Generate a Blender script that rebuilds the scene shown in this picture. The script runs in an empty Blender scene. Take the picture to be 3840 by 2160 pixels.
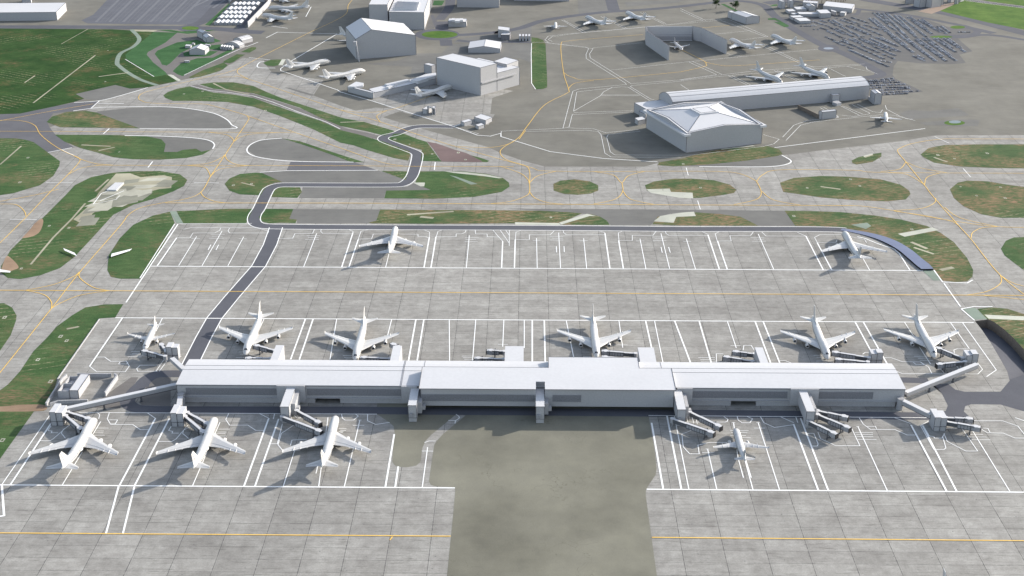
import bpy, bmesh, math, random
from mathutils import Vector
from mathutils.geometry import tessellate_polygon
random.seed(7)
# ------------------------------------------------------------------ camera, sky, sun, exposure
CF, CH, CAMZ = 4850., 2155., 495.
PSI = math.atan(70/5307); PIT = math.atan(CH/CF)
SUN_EL, SUN_AZ = math.radians(20.8), math.radians(59)      # azimuth clockwise from +Y
scene = bpy.context.scene
COL = scene.collection
cd = bpy.data.cameras.new('camera'); cd.lens = CF/3840*36; cd.sensor_width = 36
cd.clip_start = 5; cd.clip_end = 20000
cam = bpy.data.objects.new('camera', cd); COL.objects.link(cam)
cam.location = (0, 0, CAMZ); cam.rotation_euler = (math.pi/2-PIT, 0, PSI)
scene.camera = cam
w = bpy.data.worlds.new('World'); scene.world = w; w.use_nodes = True
nt = w.node_tree; bg = nt.nodes['Background']
sky = nt.nodes.new('ShaderNodeTexSky'); sky.sky_type = 'NISHITA'; sky.sun_disc = False
sky.sun_elevation = SUN_EL; sky.sun_rotation = SUN_AZ; sky.altitude = 100; sky.dust_density = 1.5
hs = nt.nodes.new('ShaderNodeHueSaturation'); hs.inputs['Saturation'].default_value = .7
nt.links.new(sky.outputs[0], hs.inputs['Color']); nt.links.new(hs.outputs[0], bg.inputs[0]); bg.inputs[1].default_value = 0.15
sl = bpy.data.lights.new('sun', 'SUN'); sl.energy = 3.7; sl.angle = math.radians(0.6); sl.color = (1, .93, .83)
so = bpy.data.objects.new('sun', sl); COL.objects.link(so); so.location = (400, 200, 600)
sd = Vector((math.sin(SUN_AZ)*math.cos(SUN_EL), math.cos(SUN_AZ)*math.cos(SUN_EL), math.sin(SUN_EL)))
so.rotation_euler = sd.to_track_quat('Z', 'Y').to_euler()
vs = scene.view_settings; vs.view_transform = 'Standard'; vs.look = 'None'; vs.gamma = 1; vs.exposure = 0.93

# ------------------------------------------------------------------ photogrammetry: survey points -> ground coordinates
FW = (-math.sin(PSI)*math.cos(PIT), math.cos(PSI)*math.cos(PIT), -math.sin(PIT))
RT = (math.cos(PSI), math.sin(PSI), 0)
UP = (-math.sin(PSI)*math.sin(PIT), math.cos(PSI)*math.sin(PIT), math.cos(PIT))
FR = {c: ((0,1276,2552)[i%3], (0,718,1436)[i//3], 2.) for i, c in enumerate('abcdefghi')}
FR.update(A=(640,0,4.025), B=(1260,0,4.025), C=(1880,0,4.025), D=(2880,0,5.367), E=(3200,0,5.367), F=(3360,0,5.367),
 J=(2360,300,4.767), K=(1600,180,6.44), L=(2850,0,6.44), M=(640,1320,2.3), O=(1480,1320,2.3), Q=(2480,1320,2.3),
 R=(0,1400,4.025), S=(2360,240,2.477), n=(0,0,1.))
def ray(x, y, z=0):
    u = (x-1920)/CF; v = (y-1080)/CF
    d = [FW[i]+u*RT[i]-v*UP[i] for i in range(3)]
    t = (z-CAMZ)/d[2]
    return (d[0]*t, d[1]*t)
def T(s, z=0):
    out = []; k = 'a'
    for q in s.split():
        if q[0].isalpha(): k = q[0]; q = q[1:]
        x, y = map(float, q.split(',')); o = FR[k]
        out.append(ray(o[0]+x/o[2], o[1]+y/o[2], z))
    return out
def rowpx(X, Y, z):
    d = (X, Y, z-CAMZ); c = lambda a: sum(a[i]*d[i] for i in range(3))
    return 1080-CF*c(UP)/c(FW)
def hz(b, t):                                   # height of the point seen at t above the ground point b
    X, Y = T(b)[0]; o = FR[t[0]]; ty = o[1]+float(t.split(',')[1])/o[2]
    lo, hi = 0, 200
    for _ in range(40):
        m = (lo+hi)/2
        if rowpx(X, Y, m) > ty: lo = m
        else: hi = m
    return lo
def cat(P, n=5, closed=False):                  # Catmull-Rom smoothing
    m = len(P); out = []
    if m < 3: return P
    for i in range(m if closed else m-1):
        if closed: p0, p1, p2, p3 = P[i-1], P[i], P[(i+1)%m], P[(i+2)%m]
        else: p0, p1, p2, p3 = P[max(i-1,0)], P[i], P[i+1], P[min(i+2,m-1)]
        for k in range(n):
            t = k/n
            out.append(tuple(.5*(2*p1[j]+(p2[j]-p0[j])*t+(2*p0[j]-5*p1[j]+4*p2[j]-p3[j])*t*t+(3*p1[j]-p0[j]-3*p2[j]+p3[j])*t**3) for j in (0,1)))
    if not closed: out.append(P[-1])
    return out

# ------------------------------------------------------------------ materials
def nodes(name, rough=.85, spec=.25):
    m = bpy.data.materials.new(name); m.use_nodes = True
    t = m.node_tree; b = t.nodes['Principled BSDF']
    b.inputs['Roughness'].default_value = rough; b.inputs['Specular IOR Level'].default_value = spec
    return m, t, b
def mixc(t, fac, a, b, mode='MIX'):
    n = t.nodes.new('ShaderNodeMix'); n.data_type = 'RGBA'; n.blend_type = mode
    for i, v in ((0, fac), (6, a), (7, b)):
        if hasattr(v, 'links'): t.links.new(v, n.inputs[i])
        elif i == 0: n.inputs[0].default_value = v
        else: n.inputs[i].default_value = (*v, 1) if len(v) == 3 else v
    return n.outputs[2]
def mth(t, op, a, b=None, c=None):
    n = t.nodes.new('ShaderNodeMath'); n.operation = op
    for i, v in enumerate((a, b, c)):
        if v is None: continue
        if hasattr(v, 'links'): t.links.new(v, n.inputs[i])
        else: n.inputs[i].default_value = v
    return n.outputs[0]
def noise(t, vec, scale, detail=3, rough=.55, lo=.35, hi=.65):
    n = t.nodes.new('ShaderNodeTexNoise'); n.inputs['Scale'].default_value = scale
    n.inputs['Detail'].default_value = detail; n.inputs['Roughness'].default_value = rough
    t.links.new(vec, n.inputs['Vector'])
    r = t.nodes.new('ShaderNodeMapRange'); r.inputs[1].default_value = lo; r.inputs[2].default_value = hi
    t.links.new(n.outputs[0], r.inputs[0]); return r.outputs[0]
def pos(t, sx=1, sy=1, sz=1, rot=0):
    g = t.nodes.new('ShaderNodeNewGeometry'); m = t.nodes.new('ShaderNodeMapping')
    m.inputs['Scale'].default_value = (sx, sy, sz); m.inputs['Rotation'].default_value = (0, 0, rot)
    t.links.new(g.outputs['Position'], m.inputs[0]); return m.outputs[0]
def sc(c, k): return tuple(min(1, v*k) for v in c)
def plain(name, c, rough=.6, var=.06, scale=.6, spec=.3, big=.04, metal=0):
    m, t, b = nodes(name, rough, spec); b.inputs['Metallic'].default_value = metal
    v = pos(t); f = noise(t, v, scale, 4); g = noise(t, v, .02, 2)
    o = mixc(t, f, sc(c, 1-var), sc(c, 1+var)); o = mixc(t, g, sc((1,1,1), 1-big), (1,1,1), 'MIX') if False else o
    g2 = mixc(t, g, (1-big,)*3, (1,1,1)); o = mixc(t, 1, o, g2, 'MULTIPLY')
    t.links.new(o, b.inputs['Base Color']); return m
def asphalt(name, c, blot=.16, cracks=False, tint=(1,1,1), streak=True):
    m, t, b = nodes(name, .95, .15)
    v = pos(t); a = noise(t, v, .012, 5, .6, .3, .7); f = noise(t, v, 1.2, 3); d = noise(t, v, .05, 5, .65, .35, .7)
    o = mixc(t, a, sc(c, 1-blot), sc(c, 1+blot)); o = mixc(t, 1, o, mixc(t, f, (.93,)*3, (1.05,)*3), 'MULTIPLY')
    o = mixc(t, 1, o, mixc(t, d, (.9, .9, .92), (1.04,)*3), 'MULTIPLY')
    if streak:
        e = noise(t, pos(t, .03, .25), 1., 4, .6, .25, .5); o = mixc(t, 1, o, mixc(t, e, (.88,)*3, (1,1,1)), 'MULTIPLY')
    if cracks:
        wv = t.nodes.new('ShaderNodeTexVoronoi'); wv.feature = 'DISTANCE_TO_EDGE'; wv.inputs['Scale'].default_value = .03
        wn = t.nodes.new('ShaderNodeTexNoise'); wn.inputs['Scale'].default_value = .05; wn.inputs['Detail'].default_value = 6
        t.links.new(v, wn.inputs['Vector']); vm = t.nodes.new('ShaderNodeVectorMath'); vm.operation = 'MULTIPLY_ADD'
        t.links.new(wn.outputs['Color'], vm.inputs[0]); vm.inputs[1].default_value = (60, 60, 60); t.links.new(v, vm.inputs[2])
        t.links.new(vm.outputs[0], wv.inputs['Vector'])
        cr = mth(t, 'LESS_THAN', wv.outputs[0], .0045); msk = noise(t, v, .02, 2, .5, .52, .6); cr = mth(t, 'MULTIPLY', cr, msk)
        o = mixc(t, cr, o, sc(c, .62))
    t.links.new(o, b.inputs['Base Color']); return m
def concrete():
    m, t, b = nodes('slab_concrete', .9, .2)
    v = pos(t); s = t.nodes.new('ShaderNodeSeparateXYZ'); t.links.new(v, s.inputs[0])
    W, D, X0, Y0 = 27.2, 13.4, -8.0, 764.4
    jit = noise(t, v, .35, 2, .5, .2, .8)
    def joint(co, per, off, wd):
        u = mth(t, 'PINGPONG', mth(t, 'SUBTRACT', co, off), per/2)
        return mth(t, 'LESS_THAN', u, mth(t, 'MULTIPLY', jit, wd))
    jx = joint(s.outputs[0], W, X0, .42); jy = joint(s.outputs[1], D, Y0, .34)
    jx2 = joint(s.outputs[0], W, X0+1.3, .12)
    cb = t.nodes.new('ShaderNodeCombineXYZ')
    t.links.new(mth(t, 'FLOOR', mth(t, 'DIVIDE', mth(t, 'SUBTRACT', s.outputs[0], X0), W)), cb.inputs[0])
    t.links.new(mth(t, 'FLOOR', mth(t, 'DIVIDE', mth(t, 'SUBTRACT', s.outputs[1], Y0), D)), cb.inputs[1])
    wn = t.nodes.new('ShaderNodeTexWhiteNoise'); wn.noise_dimensions = '2D'; t.links.new(cb.outputs[0], wn.inputs['Vector'])
    o = mixc(t, wn.outputs[0], (.305, .297, .281), (.360, .351, .333))
    a = noise(t, v, .035, 5, .65, .33, .67); o = mixc(t, 1, o, mixc(t, a, (.80, .79, .775), (1.05, 1.05, 1.03)), 'MULTIPLY')
    big = noise(t, v, .006, 3, .5, .35, .65); o = mixc(t, 1, o, mixc(t, big, (.9, .9, .9), (1.05,)*3), 'MULTIPLY')
    md = noise(t, v, .14, 5, .72, .3, .7); o = mixc(t, 1, o, mixc(t, md, (.85, .845, .84), (1.09, 1.09, 1.09)), 'MULTIPLY')
    # dragged stains along x
    e = noise(t, pos(t, .045, .6), 1., 5, .7, .28, .46); o = mixc(t, 1, o, mixc(t, e, (.56, .555, .545), (1, 1, 1)), 'MULTIPLY')
    e2 = noise(t, pos(t, .16, 1.5), 1., 4, .7, .27, .36); o = mixc(t, 1, o, mixc(t, e2, (.42, .415, .41), (1, 1, 1)), 'MULTIPLY')
    fg = noise(t, v, .9, 5, .75, .3, .7); o = mixc(t, 1, o, mixc(t, fg, (.82,)*3, (1.12,)*3), 'MULTIPLY')
    vo = t.nodes.new('ShaderNodeTexVoronoi'); vo.inputs['Scale'].default_value = .12; t.links.new(v, vo.inputs['Vector'])
    dots = mth(t, 'LESS_THAN', vo.outputs['Distance'], .06); o = mixc(t, mth(t, 'MULTIPLY', dots, .7), o, (.12, .12, .12))
    jj = mth(t, 'MAXIMUM', jx, mth(t, 'MULTIPLY', jy, .75)); jj = mth(t, 'MAXIMUM', jj, mth(t, 'MULTIPLY', jx2, .5))
    o = mixc(t, mth(t, 'MULTIPLY', jj, .8), o, (.075, .073, .072))
    t.links.new(o, b.inputs['Base Color']); return m
def grassm(name, g1, g2, brown, bamt=.5, lines=True, ang=0.):
    m, t, b = nodes(name, 1., .1)
    v = pos(t)
    a = noise(t, v, .03, 5, .65, .35, .65); o = mixc(t, a, g1, g2)
    st = noise(t, pos(t, .05, .2, 1, ang), 1., 6, .75, .3, .7); o = mixc(t, 1, o, mixc(t, st, (.78,)*3, (1.2,)*3), 'MULTIPLY')
    f = noise(t, v, .7, 4, .7, .3, .7); o = mixc(t, 1, o, mixc(t, f, (.75,)*3, (1.25,)*3), 'MULTIPLY')
    br = noise(t, v, .016, 5, .7, .57-bamt*.1, .74-bamt*.1); st2 = noise(t, pos(t, .12, .4, 1, ang), 1., 5, .75, .42, .6)
    o = mixc(t, mth(t, 'MULTIPLY', br, st2), o, brown)
    if lines:
        wv = t.nodes.new('ShaderNodeTexWave'); wv.inputs['Scale'].default_value = .035; wv.inputs['Distortion'].default_value = 2.5
        wv.inputs['Detail'].default_value = 3; wv.inputs['Detail Scale'].default_value = .6
        t.links.new(pos(t, 1, 1, 1, ang+1.2), wv.inputs['Vector'])
        k = mth(t, 'GREATER_THAN', wv.outputs[1], .93); k2 = noise(t, v, .012, 3, .5, .5, .62)
        k3 = noise(t, v, .3, 3, .6, .42, .6)
        o = mixc(t, mth(t, 'MULTIPLY', mth(t, 'MULTIPLY', k, k2), mth(t, 'MULTIPLY', k3, .8)), o, (.3, .27, .17))
    t.links.new(o, b.inputs['Base Color']); return m
MT = {}
MT['olive'] = asphalt('olive_asphalt', (.180, .173, .149), .18)
MT['olive2'] = asphalt('weathered_asphalt', (.196, .190, .150), .24, cracks=True, streak=False)
MT['conc'] = concrete()
MT['grey'] = asphalt('grey_asphalt', (.165, .163, .152), .12)
MT['park'] = asphalt('car_park_asphalt', (.125, .124, .122), .07, streak=False)
MT['park2'] = asphalt('parking_apron_asphalt', (.125, .13, .148), .06)
MT['path'] = asphalt('service_path_asphalt', (.17, .16, .15), .08)
MT['road'] = asphalt('road_asphalt', (.104, .107, .122), .06, streak=False)
MT['taxi'] = asphalt('taxiway_asphalt', (.13, .13, .14), .08)
MT['deck'] = asphalt('ramp_asphalt_sky_tint', (.17, .20, .29), .05, streak=False)  # blue of the deck is sky reflection put into the base colour
MT['grass'] = grassm('airfield_grass', (.041, .088, .031), (.074, .120, .047), (.19, .135, .08), .8)
MT['island'] = grassm('island_grass', (.042, .086, .032), (.078, .116, .048), (.27, .17, .105), 1.55)
MT['rub2'] = asphalt('grey_rubble', (.25, .25, .20), .3)
MT['rub3'] = asphalt('broken_concrete', (.45, .44, .36), .3)
MT['field'] = grassm('meadow_grass', (.018, .052, .013), (.038, .080, .022), (.17, .11, .06), .4, True, .9)
MT['lawn'] = grassm('lawn_grass', (.035, .095, .035), (.055, .13, .05), (.06, .11, .04), .1, False)
MT['bright'] = grassm('bright_grass', (.05, .115, .02), (.10, .17, .035), (.12, .15, .04), .1, False)
MT['dirt'] = asphalt('bare_dirt', (.31, .215, .145), .3)
MT['mud'] = asphalt('ploughed_soil', (.16, .115, .11), .2)
MT['rubble'] = asphalt('pale_rubble', (.36, .34, .25), .3)
MT['pale'] = asphalt('pale_slab', (.48, .485, .41), .2)
MT['palegreen'] = asphalt('mossy_slab', (.22, .27, .22), .12)
MT['white'] = plain('white_paint', (.86, .86, .84), .7, .05, 1.)
MT['faint'] = plain('worn_white_paint', (.148, .153, .17), .9, .1, .3)
MT['yellow'] = plain('yellow_paint', (.78, .50, .12), .7, .08, .8)
MT['wall'] = plain('wall_panel', (.39, .39, .40), .85, .1, 1.6)
MT['roof'] = plain('roof_membrane', (.56, .562, .575), .7, .025, .4)
MT['louvre'] = plain('dark_louvre', (.17, .17, .185), .6, .15, 1.)
MT['trim'] = plain('dark_seam', (.10, .10, .11), .8, .1, 1.)
MT['jet'] = plain('white_aircraft_paint', (.54, .535, .525), .35, .04, .5, .5)
MT['jetline'] = plain('window_band', (.16, .17, .19), .4, .1, 1., .5)
MT['glass'] = plain('dark_glass', (.03, .035, .045), .15, .1, 1., .6)
MT['metal'] = plain('engine_metal', (.35, .35, .36), .4, .1, 1., .5)
MT['black'] = plain('black_and_shade', (.02, .02, .022), .7, .1, 1.)  # black parts, and the painted shade on the ramp sides
MT['tyre'] = plain('tyre_rubber', (.03, .03, .03), .9, .1, 1.)
MT['bridge'] = plain('bridge_steel', (.34, .34, .35), .6, .1, 1.)
MT['bdark'] = plain('bridge_dark_panel', (.085, .09, .10), .5, .15, 1.)
MT['bglass'] = plain('bridge_grey_panel', (.30, .305, .32), .5, .12, 1.)
MT['brown'] = plain('retaining_wall', (.17, .145, .12), .9, .15, .6)
MT['car1'] = plain('grey_car_paint', (.24, .25, .29), .4, .1, 1., .5)
MT['car2'] = plain('silver_car_paint', (.5, .52, .58), .4, .1, 1., .5)
MT['car3'] = plain('dark_car_paint', (.07, .075, .09), .4, .1, 1., .5)
MT['leaf'] = plain('leaves', (.035, .07, .02), .9, .45, .8)
MT['leafd'] = plain('dark_leaves', (.018, .036, .010), .9, .5, .8)
MT['bark'] = plain('bark', (.06, .045, .03), .95, .2, 3)
MT['water'] = plain('pond_water', (.07, .11, .12), .35, .1, .3, .6)
MT['paleblue'] = asphalt('pale_blue_slab', (.26, .30, .35), .1)
MT['brick'] = plain('brown_paving', (.28, .21, .165), .9, .1, .6)

# ------------------------------------------------------------------ object helpers
class MB:
    def __init__(s): s.v = []; s.f = []; s.mi = []; s.m = 0
    def face(s, pts):
        b = len(s.v); s.v += [tuple(p) for p in pts]; s.f.append(tuple(range(b, b+len(pts)))); s.mi.append(s.m)
    def poly(s, pts, z, holes=()):
        loops = [[Vector((p[0], p[1], 0)) for p in L] for L in [pts]+list(holes)]
        b = len(s.v)
        for L in loops: s.v += [(p.x, p.y, z) for p in L]
        for tr in tessellate_polygon(loops):
            a = [s.v[b+i] for i in tr]
            cr = (a[1][0]-a[0][0])*(a[2][1]-a[0][1])-(a[1][1]-a[0][1])*(a[2][0]-a[0][0])
            if abs(cr) < 1e-9: continue
            s.f.append(tuple(b+i for i in (tr if cr > 0 else tr[::-1]))); s.mi.append(s.m)
    def strip(s, P, wd, z, off=0):
        n = len(P); L = []; R = []
        for i in range(n):
            a = P[max(i-1, 0)]; c = P[min(i+1, n-1)]; p = P[i]
            d1 = Vector((p[0]-a[0], p[1]-a[1])); d2 = Vector((c[0]-p[0], c[1]-p[1]))
            if d1.length < 1e-6: d1 = d2
            if d2.length < 1e-6: d2 = d1
            d1 = d1.normalized(); d2 = d2.normalized(); d = d1+d2
            d = d.normalized() if d.length > .2 else d1
            k = 1/max(.5, d.dot(d1)); nx, ny = -d.y*k, d.x*k
            L.append((p[0]+nx*(off+wd/2), p[1]+ny*(off+wd/2), z)); R.append((p[0]+nx*(off-wd/2), p[1]+ny*(off-wd/2), z))
        for i in range(n-1): s.face((R[i], R[i+1], L[i+1], L[i]))
    def prism(s, P, z0, z1, top=True, bot=False):
        A = sum(P[i][0]*P[(i+1)%len(P)][1]-P[(i+1)%len(P)][0]*P[i][1] for i in range(len(P)))
        if A < 0: P = P[::-1]
        n = len(P)
        for i in range(n):
            a, c = P[i], P[(i+1)%n]; s.face(((a[0],a[1],z0), (c[0],c[1],z0), (c[0],c[1],z1), (a[0],a[1],z1)))
        if top: s.poly(P, z1)
        if bot: s.face([(p[0], p[1], z0) for p in P[::-1]])
    def box(s, x0, x1, y0, y1, z0, z1): s.prism([(x0,y0),(x1,y0),(x1,y1),(x0,y1)], z0, z1, True, True)
    def bar(s, a, b, r, up=(0,0,1), r2=None):
        a = Vector(a); b = Vector(b); d = (b-a).normalized(); u = Vector(up)
        if abs(d.dot(u)) > .95: u = Vector((1,0,0))
        x = d.cross(u).normalized(); y = x.cross(d); r2 = r if r2 is None else r2
        q = lambda p, i, j: p+x*r*i+y*r2*j
        C = ((-1,-1),(1,-1),(1,1),(-1,1))
        for k in range(4):
            i, j = C[k], C[(k+1)%4]; s.face((q(a,*i), q(b,*i), q(b,*j), q(a,*j)))
        s.face([q(a,*c) for c in C]); s.face([q(b,*c) for c in C[::-1]])
    def loft(s, rings, cap=True):
        b = len(s.v); n = len(rings[0])
        for r in rings: s.v += [tuple(p) for p in r]
        for i in range(len(rings)-1):
            for j in range(n):
                k = (j+1) % n; s.f.append((b+i*n+j, b+i*n+k, b+(i+1)*n+k, b+(i+1)*n+j)); s.mi.append(s.m)
        if cap:
            s.f.append(tuple(b+j for j in range(n))[::-1]); s.mi.append(s.m)
            e = b+(len(rings)-1)*n; s.f.append(tuple(e+j for j in range(n))); s.mi.append(s.m)
    def cyl(s, x, y, z0, z1, r, n=12, r1=None):
        r1 = r if r1 is None else r1
        f = lambda z, q: [(x+q*math.cos(6.2832*i/n), y+q*math.sin(6.2832*i/n), z) for i in range(n)]
        s.loft([f(z0, r), f(z1, r1)])
    def build(s, name, mat, parent=None, smooth=False, fix=False):
        me = bpy.data.meshes.new(name); me.from_pydata(s.v, [], s.f)
        ms = mat if isinstance(mat, (list, tuple)) else [mat]
        for q in ms: me.materials.append(MT[q])
        for p, i in zip(me.polygons, s.mi): p.material_index = i; p.use_smooth = smooth
        if fix:
            bm = bmesh.new(); bm.from_mesh(me); bmesh.ops.remove_doubles(bm, verts=bm.verts, dist=1e-4)
            bmesh.ops.recalc_face_normals(bm, faces=bm.faces); bm.to_mesh(me); bm.free()
        me.update()
        o = bpy.data.objects.new(name, me); COL.objects.link(o)
        if parent: o.parent = parent
        return o
def tag(o, label, cat_, group=None, kind=None):
    o['label'] = label; o['category'] = cat_
    if group: o['group'] = group
    if kind: o['kind'] = kind
    return o
def thing(name, loc, label, cat_, group=None, rz=0):
    o = bpy.data.objects.new(name, None); COL.objects.link(o); o.location = loc; o.rotation_euler = (0, 0, rz)
    return tag(o, label, cat_, group)
def dup(root, loc, rz, label, group=None):
    r = root.copy(); COL.objects.link(r); r.location = loc; r.rotation_euler = (0, 0, rz); r['label'] = label
    if group: r['group'] = group
    for c in list(root.children):
        k = c.copy(); COL.objects.link(k); k.parent = r
        for g in list(c.children):
            h = g.copy(); COL.objects.link(h); h.parent = k
    return r
def local(P, c): return [(p[0]-c[0], p[1]-c[1]) for p in P]
exec_parts = []
# ------------------------------------------------------------------ ground
TR_L = T('f2208,972 2262,1040 2330,1140 2400,1260 2450,1350 2475,1448 i2480,60', 0)
TR_R = T('f2300,962 2350,985 2430,1045 2500,1110 2576,1195 2680,1320 2760,1440', 0)
hole = TR_L+TR_R[::-1]
g = MB(); g.poly([(-4200, 250), (4200, 250), (6500, 9000), (-6500, 9000)], 0, [hole])
tag(g.build('ground', 'olive'), 'olive grey asphalt ground spreading under the whole airfield', 'ground', kind='structure')
g = MB()
g.poly(T('a-500,1180 -60,1165 365,1145 555,1105 415,1010 375,957 680,815 745,755 1110,657 1350,605 1500,570 1650,535 1715,490 1820,433 1975,448 2010,510 2040,545 2425,600 2350,716 2552,792 b115,830 265,808 380,812 235,755 250,742 600,620 1060,640 1300,682 1140,735 1125,855 1160,857 1112,935 905,950 845,945 445,835 320,880 555,950 840,1030 1100,1100 1210,1150 1365,1205 1540,1250 2280,1250 2390,1220 c140,1250 760,1165 1000,1135 1640,1060 1920,1015 2576,1013 4200,1010 i5200,3200 g-2600,3200 g-2600,-700'), .03, [hole])
tag(g.build('apron', 'conc'), 'pale concrete slab apron and taxiways around the terminal', 'apron', kind='structure')
def sheet(name, mat, polys, z, label, kind='structure', smooth=()):
    m = MB()
    for i, s in enumerate(polys):
        P = T(s) if isinstance(s, str) else s
        if smooth == 'all' or i in smooth: P = cat(P, 4, True)
        m.poly(P, z+.0006*i)
    return tag(m.build(name, mat), label, name.split('_')[-1], kind=kind)
def ell(t, x, y, rx, ry, n=28): return T(t+' '.join('%.1f,%.1f' % (x+rx*math.cos(6.2832*i/n), y+ry*math.sin(6.2832*i/n)) for i in range(n)))
sheet('grey_asphalt', 'grey', [
 'a735,835 1000,808 1250,803 1450,820 1600,850 1700,900 1738,940 1725,965 1045,962 720,843',
 'a1100,1021 1230,1021 1450,1035 1560,1052 1605,1085 1598,1117 1510,1138 1470,1115 1370,1125 1330,1140 1230,1140 1242,1080 1210,1045',
 'a2115,1037 2300,1095 2500,1165 b80,1216 b0,1217 a2300,1212 a2050,1193 a1920,1170 a1855,1125 a1880,1085 a1960,1052',
 'a1950,1293 2200,1279 b280,1278 b500,1345 b470,1385 b0,1385 a2040,1385 a2000,1330',
 'a2270,1400 b500,1400 b560,1370 b680,1425 b345,1430 e325,52 d2240,50 d2265,0',
 'd2200,132 e300,135 e275,220 e205,238 d2228,240 d2228,212 d2170,205',
 'e1245,128 2576,138 f780,145 f860,258 f560,258 f500,215 f350,180 f110,155 e2576,158 e2480,165 e2390,190 e2330,252 e2030,255 e1990,215 e1900,175 e1700,155 e1500,145',
 'a567,705 865,637 975,665 1110,657 930,710 750,755 632,740',
 'c0,1245 200,1235 500,1205 730,1170 765,1165 830,1210 765,1240 595,1252 140,1250',
 'a2135,655 2170,658 2360,712 2340,718 2250,695',
 'b1040,330 b1430,330 b1430,470 b1350,440 b1290,430 b1200,440 b1200,480 b1170,630 b620,640 b520,600 b540,500 b340,490 b190,480 b340,465 b430,455 b560,400 b760,400 b830,330',
 'b870,300 b1435,200 b1435,325 b850,320','b1780,0 b1830,0 b1900,-10 b2010,0 b2035,80 b1790,110','b2130,15 b2576,0 b2540,20 b2150,50',
 'c1640,850 1710,825 1870,835 2080,810 2165,862 2120,870 1800,890 1720,895','c1790,920 2100,895 2245,900 2230,945 2100,948 1990,940 1840,940',
 ], .06, 'smooth grey asphalt infill patches between the taxiways')
sheet('foreground_asphalt', 'olive2', [
 'h275,140 275,235 360,290 400,325 408,370 398,480 390,590 405,615 430,628 500,633 570,620 600,595 605,575 615,490 640,435 680,392 870,236 870,140',
 'h868,140 h868,236 h947,237 h830,335 h770,385 h722,437 h705,465 h690,560 h665,740 h680,765 h720,777 h835,780 h858,790 h862,810 h845,1000 h800,1448 h750,1900 h2440,1900 h2375,1448 h2340,1200 h2292,850 h2292,810 h2305,780 h2365,690 h2372,640 h2360,520 h2340,400 h2312,245 h2500,247 h2500,150'],
 .06, 'large stained olive asphalt area in front of the terminal')
sheet('taxiway_asphalt', 'taxi', ['a-500,900 -60,860 150,852 400,800 555,770 748,755 680,815 550,832 400,850 353,915 375,960 415,1010 480,1060 555,1105 365,1145 250,1065 120,1038 -60,1035 -500,1030',
 'a2180,1213 b100,1215 b280,1278 b0,1277 a2150,1277', 'd0,1430 d0,1431 g0,10'][:2], .064, 'dark blue grey asphalt taxiway junction left of the grey infill')
sheet('service_path', 'path', [
 'a1255,560 1240,540 1150,470 1100,410 1110,390 1240,320 1330,245 1480,290 1700,215 1900,290 1900,330 1950,318 1850,352 1720,420 1560,500 1420,580 1345,605',
 'R1410,460 R1980,60 R2090,60 R1810,530 R1430,520', 'R2100,440 R2280,60 R2576,60 R2576,500 R2140,480',
 'A370,60 A200,-20 A0,-20 A0,-21'][:3], .066, 'brown grey service roads and yard beside the small sheds')
m = MB()
m.strip(cat(T('a1450,640 1560,672 1700,688 1850,705 2000,750 2250,830 2450,905 b0,965 b180,1005 b320,1040'), 4), 13, .075)
tag(m.build('drain_path', 'path'), 'narrow grey path running between the two long grass strips', 'path', kind='structure')
sheet('car_park', 'park', [
 'c740,130 1000,112 1340,95 1480,88 1760,120 1900,165 2000,200 2190,215 2200,250 2080,268 1870,282 2080,290 2190,385 2090,410 2140,470 2060,480 1800,475 1630,457 1600,495 1590,560 1610,590 1720,640 1820,687 1500,722 1400,640 1395,585 1500,565 1520,540 1450,490 1100,350 850,215',
 'b740,160 b790,160 b780,235 b700,235','b690,70 b770,60 b700,215 b640,220'], .068, 'dark grey car park surface at the upper right')
sheet('parking_apron', 'park2', ['a640,168 612,152 700,110 860,-60 1745,-60 1640,60 1545,140 1425,186 660,176'], .068, 'wide blue grey parking apron at the upper left')
m = MB()
for k in range(30):
    x = 760+k*34
    m.strip(T('a%d,%d %d,%d' % (x+170, -40, x-40 if x < 1500 else x+20, 165 if x < 1400 else 60)), .8 if k % 3 else 5, .09+.0006*k)
m.build('parking_markings', 'faint'); tag(bpy.data.objects['parking_markings'], 'faint pale bay lines on the upper left parking apron', 'marking', kind='structure')
# roads
rd = MB()
main = cat(T('b850,950 700,948 580,950 500,968 420,1002 340,1022 322,1045 370,1070 500,1118 565,1145 578,1175 550,1290 520,1345 470,1380 380,1388 0,1388 a2200,1387 a2090,1390 a2030,1410 a2000,1445 d1945,125 1914,172 1904,208 1916,238 1955,256 2015,262 2100,264 2200,265 2400,267 e100,268 e500,270 e1200,272 e2000,277 f0,282 f800,282 f1150,286 f1240,292'), 4)
rd.strip(main, 11.8, .08)
br = T('d2070,270 2025,400 1940,560 1740,790 1608,950 1530,1090 1440,1270 1425,1300'); rd.strip(br, 12.5, .083)
RZ = [0]
def R_(s, wd, sm=True, z=.08): P = T(s); RZ[0] += .0007; rd.strip(cat(P, 5) if sm else P, wd, .084+RZ[0])
R_('a-500,200 0,203 600,203 1000,206 1350,208 1550,213 1700,222 1850,238 1975,243', 26)
R_('a1400,205 1490,175 1545,140 1610,70 1720,-40', 22, z=.081); R_('a2020,-20 1990,30 1800,200 1850,235', 14, False)
rd.poly(ell('B', 1530, 522, 335, 86), .0825)
rd.poly(ell('a', 1427, 212, 100, 24), .0822)
R_('B1600,440 B1605,325', 22); R_('B1655,600 B1668,690', 20); R_('B1830,610 2100,632 2450,632 C450,640', 11)
R_('B1830,530 2100,515 2450,485 C0,480 C300,420 C600,320 C1000,250 C1600,180 C2100,150 C2576,110 c200,25 c330,8 c450,8 c560,22 c640,50 c700,115 c820,200 c1000,305 c1100,355 c1200,392 c1350,462 c1480,535 c1500,555 c1475,572 c1390,584', 17)
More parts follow.
